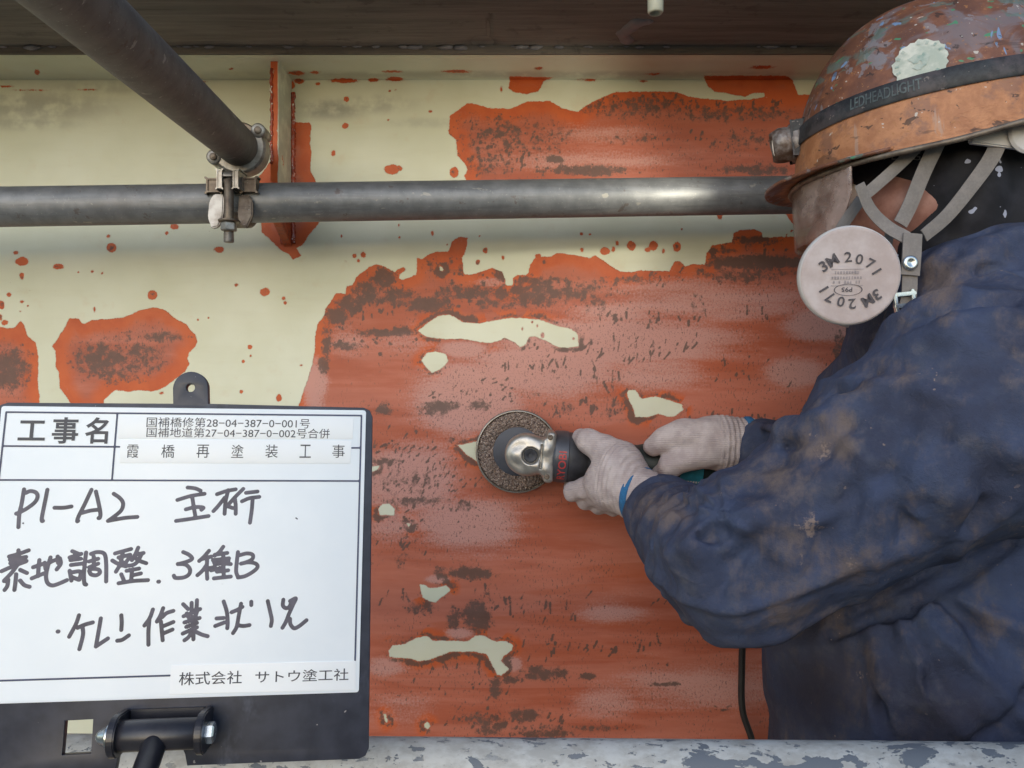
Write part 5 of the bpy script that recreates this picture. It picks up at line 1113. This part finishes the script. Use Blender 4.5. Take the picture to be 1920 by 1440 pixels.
# clear face shield
V = []; Fc = []; nu, nv = 40, 16
for i in range(nu + 1):
    y = -.092 + .184 * i / nu; e = abs(y) / .092; zt = -.006; zb = -.072 - .004 * e ** 2 + max(0, e - .80) ** 1.4 * .36
    for j in range(nv + 1):
        z = zt + (zb - zt) * j / nv; x = .146 - .043 * e ** 2 + .003 * (j / nv)
        V.append(HL(x, y, z))
for i in range(nu):
    for j in range(nv): Fc.append((i * (nv + 1) + j, (i + 1) * (nv + 1) + j, (i + 1) * (nv + 1) + j + 1, i * (nv + 1) + j + 1))
fsh = mesh_obj('face_shield', V, Fc, M['shield'], hh, True); m_ = fsh.modifiers.new('thickness', 'SOLIDIFY'); m_.thickness = .0018
# ribbons: chin straps, each given by (pixel, depth) points on the cheek
def ribbon(name, pts, width, mat, parent, twist=0.0, thick=.0012):
    Q = [P(*p) for p in pts]; Q = [np.array(q) for q in smooth_pts([tuple(q) for q in Q], 6)] if len(Q) > 2 else Q
    V = []; Fc = []; Q = np.array(Q); T_ = np.gradient(Q, axis=0)
    for i, q in enumerate(Q):
        t = T_[i] / np.linalg.norm(T_[i]); n = np.array([0, -1., 0]); n = n - t * (n @ t); n /= np.linalg.norm(n); s = np.cross(t, n)
        a = twist * (i / (len(Q) - 1) - .5); s2 = s * math.cos(a) + n * math.sin(a); w_ = width[0] + (width[1] - width[0]) * i / (len(Q) - 1) if hasattr(width, '__len__') else width
        V += [q - s2 * w_ / 2, q - s2 * w_ / 6 - n * -.0004, q + s2 * w_ / 6 - n * -.0004, q + s2 * w_ / 2]
    for i in range(len(Q) - 1):
        for k in range(3): Fc.append((i * 4 + k, i * 4 + k + 1, (i + 1) * 4 + k + 1, (i + 1) * 4 + k))
    o = mesh_obj(name, V, Fc, mat, parent, False); m2 = o.modifiers.new('thickness', 'SOLIDIFY'); m2.thickness = thick; m2.offset = 0; return o
ribbon('chin_strap', [(1770, 243, .704), (1735, 315, .716), (1706, 385, .722), (1688, 420, .722)], .0135, M['strap_grey'], hh, .2)
ribbon('chin_strap', [(1880, 238, .700), (1862, 290, .702), (1820, 350, .705), (1775, 405, .708), (1732, 442, .706)], (.0140, .0120), M['strap_grey'], hh, .6)
ribbon('chin_strap', [(1611, 345, .708), (1632, 392, .712), (1664, 425, .712), (1700, 446, .707)], (.0085, .0130), M['strap_grey'], hh, .5)
ribbon('chin_strap', [(1711, 438, .704), (1709, 480, .703), (1706, 516, .703)], .0165, M['strap_grey'], hh, 0, .0018)
ribbon('chin_strap', [(1706, 512, .706), (1703, 560, .705), (1690, 598, .708), (1665, 640, .715)], .0135, M['strap_grey'], hh, 0, .0015)
snap = P(1706.5, 493, .701); V, Fc = lathe([(0, .0068), (.001, .0068), (.002, .0058), (.0026, .0040), (.0020, .0030), (.0018, 0)], snap, (0, -1, 0), 26); mesh_obj('snap_button', V, Fc, M['chrome'], hh, True)
for (cx_, cy_, wx, wy) in ((1698, 551, 19, 3.5), (1696, 573, 20, 4), (1692, 593, 17, 3.5)):
    s_ = .699 / F; box('buckle_bar', P(cx_, cy_, .6995), ((.97, 0, .10), (0, 1, 0), (-.10, 0, .97)), (wx * s_, .0022, wy * s_), M['chrome'], hh, .0007)
for cx_, cy_ in ((1680, 572), (1713, 566)):
    s_ = .699 / F; box('buckle_bar', P(cx_, cy_, .7), ((.97, 0, .10), (0, 1, 0), (-.14, 0, .97)), (3.2 * s_, .0022, 24 * s_), M['chrome'], hh, .0007)

# ---- headlamp and its strap
hl = thing('headlamp', 'paint crusted headlamp on a black elastic strap around the hard hat', 'headlamp', tuple(HL(.145, 0, .035)))
sv = .0415; V = []; Fc = []; nS = 160; hw = .0098
def strap_z(t): return sv + .004 * (1 - math.cos(t)) * .5
for i in range(nS):
    t = 2 * math.pi * i / nS
    for dz, o_ in ((-hw, .0012), (-hw * .8, .0026), (hw * .8, .0026), (hw, .0012)): V.append(shell_world(t, strap_z(t) + dz, o_))
for i in range(nS):
    for k in range(3): Fc.append((i * 4 + k, ((i + 1) % nS) * 4 + k, ((i + 1) % nS) * 4 + k + 1, i * 4 + k + 1))
mesh_obj('strap', V, Fc, M['strap_black'], hl, True)
def strap_t(px):                   # angle on the strap that appears at column px
    tt = np.linspace(.05, 2.9, 400); return tt[np.argmin([abs(960 + (w_ := shell_world(t, strap_z(t), .003))[0] / w_[1] * F - px) for t in tt])]
ta_, tb2 = strap_t(1594), strap_t(1728)
Vt, Ft = text_verts('LEDHEADLIGHT', .012); lo_, hi_ = Vt.min(0), Vt.max(0)
VV = [shell_world(ta_ + (tb2 - ta_) * (v[0] - lo_[0]) / (hi_[0] - lo_[0]), strap_z(1.2) - .0052 + .0104 * (v[1] - lo_[1]) / (hi_[1] - lo_[1]), .0031) for v in Vt]
mesh_obj('strap_print', VV, Ft, simple('faded_strap_print', (.10, .13, .135), .6, 0, 200, .5, 0), hl)
ax_ = fwd * .995 + upw * -.05; ax_ /= np.linalg.norm(ax_); lc = HL(.139, .0, .040)
V, Fc = lathe([(-.004, .0), (-.004, .0185), (.000, .0195), (.004, .0195), (.006, .0175), (.009, .0182), (.015, .0180), (.020, .0165), (.0235, .0150), (.0235, .0125), (.021, .0115), (.020, 0)], lc, ax_, 40)
V = np.array(V); V += np.stack([vnoise(V * 260, 71), vnoise(V * 260, 72), vnoise(V * 260, 73)], 1) * .0009
mesh_obj('lamp_housing', V, Fc, M['lamp_body'], hl, True)
box('lamp_base', HL(.1365, 0, .041), (fwd, lft, upw), (.006, .017, .0165), M['strap_black'], hl, .002)
lb = NB('lamp_lens'); lb.b.inputs['Emission Color'].default_value = (1, .93, .75, 1); lb.b.inputs['Emission Strength'].default_value = 0.25; lb.out((.8, .8, .75), .2)
V, Fc = lathe([(.0208, 0.0113), (.0222, .008), (.0228, 0)], lc, ax_, 28); mesh_obj('lens', V, Fc, lb.m, hl, True)
lp = bpy.data.lights.new('lamp_beam', 'SPOT'); lp.energy = 1.5; lp.color = (1, .93, .74); lp.spot_size = R(80); lp.spot_blend = .9; lp.shadow_soft_size = .008
lpo = bpy.data.objects.new('lamp_beam', lp); link(lpo, hl); lpo.location = lc + ax_ * .03; lpo.rotation_euler = Vector((-.62, .72, .05)).to_track_quat('-Z', 'Y').to_euler(); fix(lpo)

# ================================================================== RESPIRATOR
rs = thing('respirator', 'grey half mask respirator with a round pale pink printed filter', 'respirator', tuple(HL(.13, 0, -.11)))
mf = Field(); mf.add(ell(HL(.088, 0, -.105), (.040, .046, .050), HA)).add(rc(HL(.10, .03, -.112), HL(.120, .108, -.120), .026, .020), .02).add(rc(HL(.09, -.02, -.112), HL(.095, -.065, -.113), .026, .020), .02).add(rc(HL(.105, 0, -.12), HL(.122, 0, -.125), .018, .016), .012)
V, Q = surface(mf.grid(HL(.13, 0, -.11) - .125, HL(.13, 0, -.11) + .125, .0035)); mesh_obj('mask_body', V, Q, M['mask'], rs, True)
fc = P(1594, 517, .70); fn_ = np.array([-.10, -.985, -.12]); fn_ /= np.linalg.norm(fn_); fr = 93.5 / F * .70
fx = np.cross(np.array([0, 0, 1.]), -fn_); fx = fx - fn_ * (fx @ fn_); fx /= np.linalg.norm(fx)
if fx[0] < 0: fx = -fx
fz = np.cross(fx, -fn_); fz = fz if fz[2] > 0 else -fz
def filt(name, c, n, parent):
    prof = [(-.016, .024), (-.014, fr * .90), (-.010, fr * .985), (-.004, fr * 1.0), (-.001, fr * .985), (.0, fr * .965)]
    V, Fc = lathe(prof, c, n, 72); o = mesh_obj(name, V, Fc, M['filter_rim'], parent, True)
    V, Fc = lathe([(.0, fr * .965), (.0008, fr * .95), (.0005, fr * .90), (.0012, fr * .6), (.0016, fr * .3), (.0017, 0)], c, n, 72)
    V = np.array(V); V += n * (vnoise(V * 130, 81) * .0004)[:, None]; mesh_obj('filter_face', V, Fc, M['filter'], o, True); return o
f1 = filt('filter', fc, fn_, rs)
mir = HL(.085, -.080, -.113); filt('filter', mir, -lft * .98 + fwd * .15, rs)
def ftext(items, mat, h=.0024):
    parts = []
    for s, px, py, hgt, rot, sq in items:
        V, Fc = text_verts(s, .025 if s == '3M' else .015); V = V - (V.min(0) + V.max(0)) / 2; hh_ = np.ptp(V[:, 1]); k = hgt / F * .70 / hh_
        c = fx * ((px - 1594) / F * .70) + fz * ((517 - py) / F * .70); a = R(rot)
        parts.append(([fc + fn_ * h + c + (fx * math.cos(a) + fz * math.sin(a)) * v[0] * k * sq + (-fx * math.sin(a) + fz * math.cos(a)) * v[1] * k for v in V], Fc))
    return mesh_obj('filter_print', *merge(parts), mat, rs)
K = lambda x, y: (1360 + x / 2.25, y / 2.25)
top = [('3M', *K(435, 1108), 21, 33, 1.05), ('2', *K(512, 1085), 19, 4, 1.1), ('0', *K(558, 1095), 19, -10, 1.1), ('7', *K(604, 1115), 19, -27, 1.1), ('1', *K(630, 1147), 19, -58, 1.2)]
bot = [(s, 2 * K(524, 1183)[0] - x, 2 * K(524, 1183)[1] - y, h_, r_ + 180, q) for s, x, y, h_, r_, q in top]
ftext(top + bot + [('P95', *K(512, 1221), 8.5, 180, 1.2)], M['filter_ink'])
S = []; aa = np.linspace(0, 2 * math.pi, 33); ovc = K(517, 1222)
parts = []
for i in range(32):
    q = []
    for r_, a in ((1, aa[i]), (1, aa[i + 1]), (.93, aa[i + 1]), (.93, aa[i])):
        px, py = ovc[0] + 26 * r_ * math.cos(a), ovc[1] + (11 * r_) * math.sin(a); q.append(fc + fn_ * .0024 + fx * ((px - 1594) / F * .70) + fz * ((517 - py) / F * .70))
    parts.append((q, [(0, 1, 2, 3)]))
mesh_obj('filter_print', *merge(parts), M['filter_ink'], rs)
def fquad(px, py, w_, h_, hh_=.0023):
    return ([fc + fn_ * hh_ + fx * ((px + sx * w_ / 2 - 1594) / F * .70) + fz * ((517 - py - sy * h_ / 2) / F * .70) for sx, sy in ((-1, 1), (1, 1), (1, -1), (-1, -1))], [(0, 1, 2, 3)])
parts = []
for row, (y_, n_) in enumerate(((1150, 9), (1172, 11), (1190, 10))):
    for i in range(n_):
        if random.random() < .85: parts.append(fquad(K(515 + (i - n_ / 2) * 11.5, 0)[0], K(0, y_)[1], random.uniform(2.2, 4.2), random.uniform(4.5, 6.2)))
for y_ in (1136, 1204): parts.append(fquad(K(512, 0)[0], K(0, y_)[1], 58, .9))
mesh_obj('filter_print', *merge(parts), M['filter_faint'], rs)
ribbon('head_strap', [(1745, 250, .712), (1690, 305, .722), (1640, 350, .727), (1620, 366, .728)], .0105, M['strap_grey'], rs, .2)
ribbon('head_strap', [(1615, 372, .726), (1592, 405, .735), (1575, 430, .74)], .0100, M['mask'], rs, 0)
ribbon('head_strap', [(1668, 430, .722), (1664, 460, .724), (1655, 500, .728)], .0080, M['strap_grey'], rs, 0)

# ================================================================== ANGLE GRINDER
GD = 1.075
g0 = P(985, 850, GD); g1 = P(1330, 880, GD); ga = (g1 - g0) / np.linalg.norm(g1 - g0); gup = np.cross(ga, np.array([0, 1., 0])); gup = gup if gup[2] > 0 else -gup; gn = np.array([0, -1., 0])
gr = thing('angle_grinder', 'silver and black angle grinder with a brown abrasive wheel pressed on the girder', 'grinder', tuple(g0))
dc = P(970, 846, 1.122)
V = []; Fc = []; nA = 220; rad = [.026, .030, .034, .038, .042, .046, .050, .0535, .0555, .0560, .0555, .050, .030]; yo = [.004, .0005, -.0040, -.0055, -.0062, -.0064, -.0060, -.0048, -.0020, .002, .006, .008, .008]
for j, (r_, y_) in enumerate(zip(rad, yo)):
    for i in range(nA):
        a = 2 * math.pi * i / nA; q = (rng.uniform(-1, 1, 3)) * (.0011 if 1 < j < 10 else .0003)
        V.append(dc + np.array([math.cos(a) * r_, y_, math.sin(a) * r_]) + q)
for j in range(len(rad) - 1):
    for i in range(nA): Fc.append((j * nA + i, j * nA + (i + 1) % nA, (j + 1) * nA + (i + 1) % nA, (j + 1) * nA + i))
mesh_obj('abrasive_wheel', V, Fc, M['abrasive'], gr, False)
V, Fc = lathe([(0, 0), (0, .031), (.0015, .0345), (.004, .0355), (.009, .0340), (.011, .024), (.012, 0)], dc + np.array([0, .004, 0]), (0, -1, 0), 60); auto_smooth(mesh_obj('backing_pad', V, Fc, M['hub'], gr), 35)
V, Fc = lathe([(-.004, .0562), (-.004, .0582), (.005, .0586), (.007, .0578), (.007, .0560)], dc, (0, -1, 0), 90); mesh_obj('guard_rim', V, Fc, M['guard'], gr, True)
gA = np.array([ga, gn, gup]); def_g = lambda s, n_, u_: g0 + ga * s + gn * n_ + gup * u_
gf = Field(); gf.add(cylf(def_g(0, .010, 0), gn, .0275, .018, .007)).add(rbox(def_g(.014, .012, 0), (.020, .016, .0225), .008, gA), .010)
gf.add(rbox(def_g(.032, .006, 0), (.0065, .026, .034), .005, gA), .008).add(rc(def_g(-.012, .024, .002), def_g(.026, .026, .010), .006, .007), .006).add(rc(def_g(-.012, .024, -.002), def_g(.026, .026, -.016), .006, .007), .006)
gf.sub(cylf(def_g(.0065, .030, 0), gn, .0112, .004, .001), .002).add(rbox(def_g(.0245, .026, 0), (.0022, .006, .024), .002, gA), .003).sub(rbox(def_g(.0205, .034, 0), (.0012, .006, .016), .0008, gA), .0015)
gf.add(cylf(def_g(-.002, -.02, 0), gn, .011, .018, .001), .003)
V, Q = surface(gf.grid(g0 - np.array([.045, .05, .05]), g0 + np.array([.055, .05, .05]), .0012)); V = smoothv(V, Q, 1); mesh_obj('gear_head', V, Q, M['gear'], gr, True)
V, Fc = lathe([(0, 0.0092), (.003, .0092), (.004, .0080), (.0036, .0035), (.003, .0028), (.003, 0)], def_g(.0065, .0255, 0), gn, 30); auto_smooth(mesh_obj('lock_button', V, Fc, M['tool_dark'], gr), 40)
for u_ in (.0265, -.0255):
    V, Fc = lathe([(0, .0036), (.002, .0036), (.0028, .0026), (.0022, .0012), (.0022, 0)], def_g(.030, .0310, u_) , gn, 18); mesh_obj('screw', V, Fc, M['zinc_dark'], gr, True)
V, Fc = lathe([(.036, 0), (.036, .0325), (.0385, .0345), (.050, .0352), (.056, .0348), (.0575, .0330), (.0575, 0)], g0, ga, 56); auto_smooth(mesh_obj('motor_band', V, Fc, M['tool_band'], gr), 35)
V, Fc = lathe([(.0570, 0), (.0570, .0335), (.0600, .0338), (.066, .0325), (.074, .0300), (.082, .0272), (.0835, .0262), (.0845, .0272), (.087, .0268), (.088, .0255), (.090, .0262), (.093, .0252), (.096, .0235), (.125, .0235), (.150, .0245)], g0, ga, 56); auto_smooth(mesh_obj('motor_housing', V, Fc, M['tool_dark'], gr), 35)
V, Fc = lathe([(.150, .0), (.150, .0245), (.160, .0272), (.19, .0285), (.225, .0290), (.243, .0280), (.249, .0245), (.250, .012), (.262, .0095), (.275, .0070), (.276, 0)], g0, ga, 56); auto_smooth(mesh_obj('handle_housing', V, Fc, M['tool_green'], gr), 35)
def on_body(s, ang, r_): return g0 + ga * s + (gn * math.cos(ang) + gup * math.sin(ang)) * r_
V = []; Fc = []
for i in range(9):
    for j in range(9): V.append(on_body(.205 + .030 * i / 8, R(-60 + 70 * j / 8), .0296))
for i in range(8):
    for j in range(8): Fc.append((i * 9 + j, i * 9 + j + 1, (i + 1) * 9 + j + 1, (i + 1) * 9 + j))
mesh_obj('rating_label', V, Fc, M['tool_teal'], gr, True)
parts = []
for i in range(7): 
    for j in range(2):
        a0_ = -46 + j * 9; s0_ = .208 + i * .0036; parts.append(([on_body(s0_, R(a0_), .0299), on_body(s0_ + .0024, R(a0_), .0299), on_body(s0_ + .0024, R(a0_ + 6), .0299), on_body(s0_, R(a0_ + 6), .0299)], [(0, 1, 2, 3)]))
mesh_obj('rating_print', *merge(parts), M['filter'], gr)
Vt, Ft = text_verts('RYOBI', .015); lo_, hi_ = Vt.min(0), Vt.max(0)       # reads from the bottom of the band to the top
VV = []
for v in Vt:
    u_, w_ = (v[:2] - lo_[:2]) / (hi_[:2] - lo_[:2]); VV.append(on_body(.0535 - .0105 * w_, R(-52 + 68 * u_), .0357))
mesh_obj('brand_print', VV, Ft, M['red_print'], gr)
tube('cord', [g0 + ga * .27, g0 + ga * .30 + np.array([0, .0, -.006]), P(1385, 935, 1.085), P(1402, 1040, 1.09), P(1394, 1170, 1.095), P(1391, 1250, 1.10), P(1392, 1330, 1.10), P(1412, 1395, 1.095), P(1440, 1520, 1.08), np.array([.40, 1.05, -.95]), np.array([.46, 1.0, FLOOR + .01]), np.array([.9, .98, FLOOR + .006])], .0046, M['cord'], gr, 12)
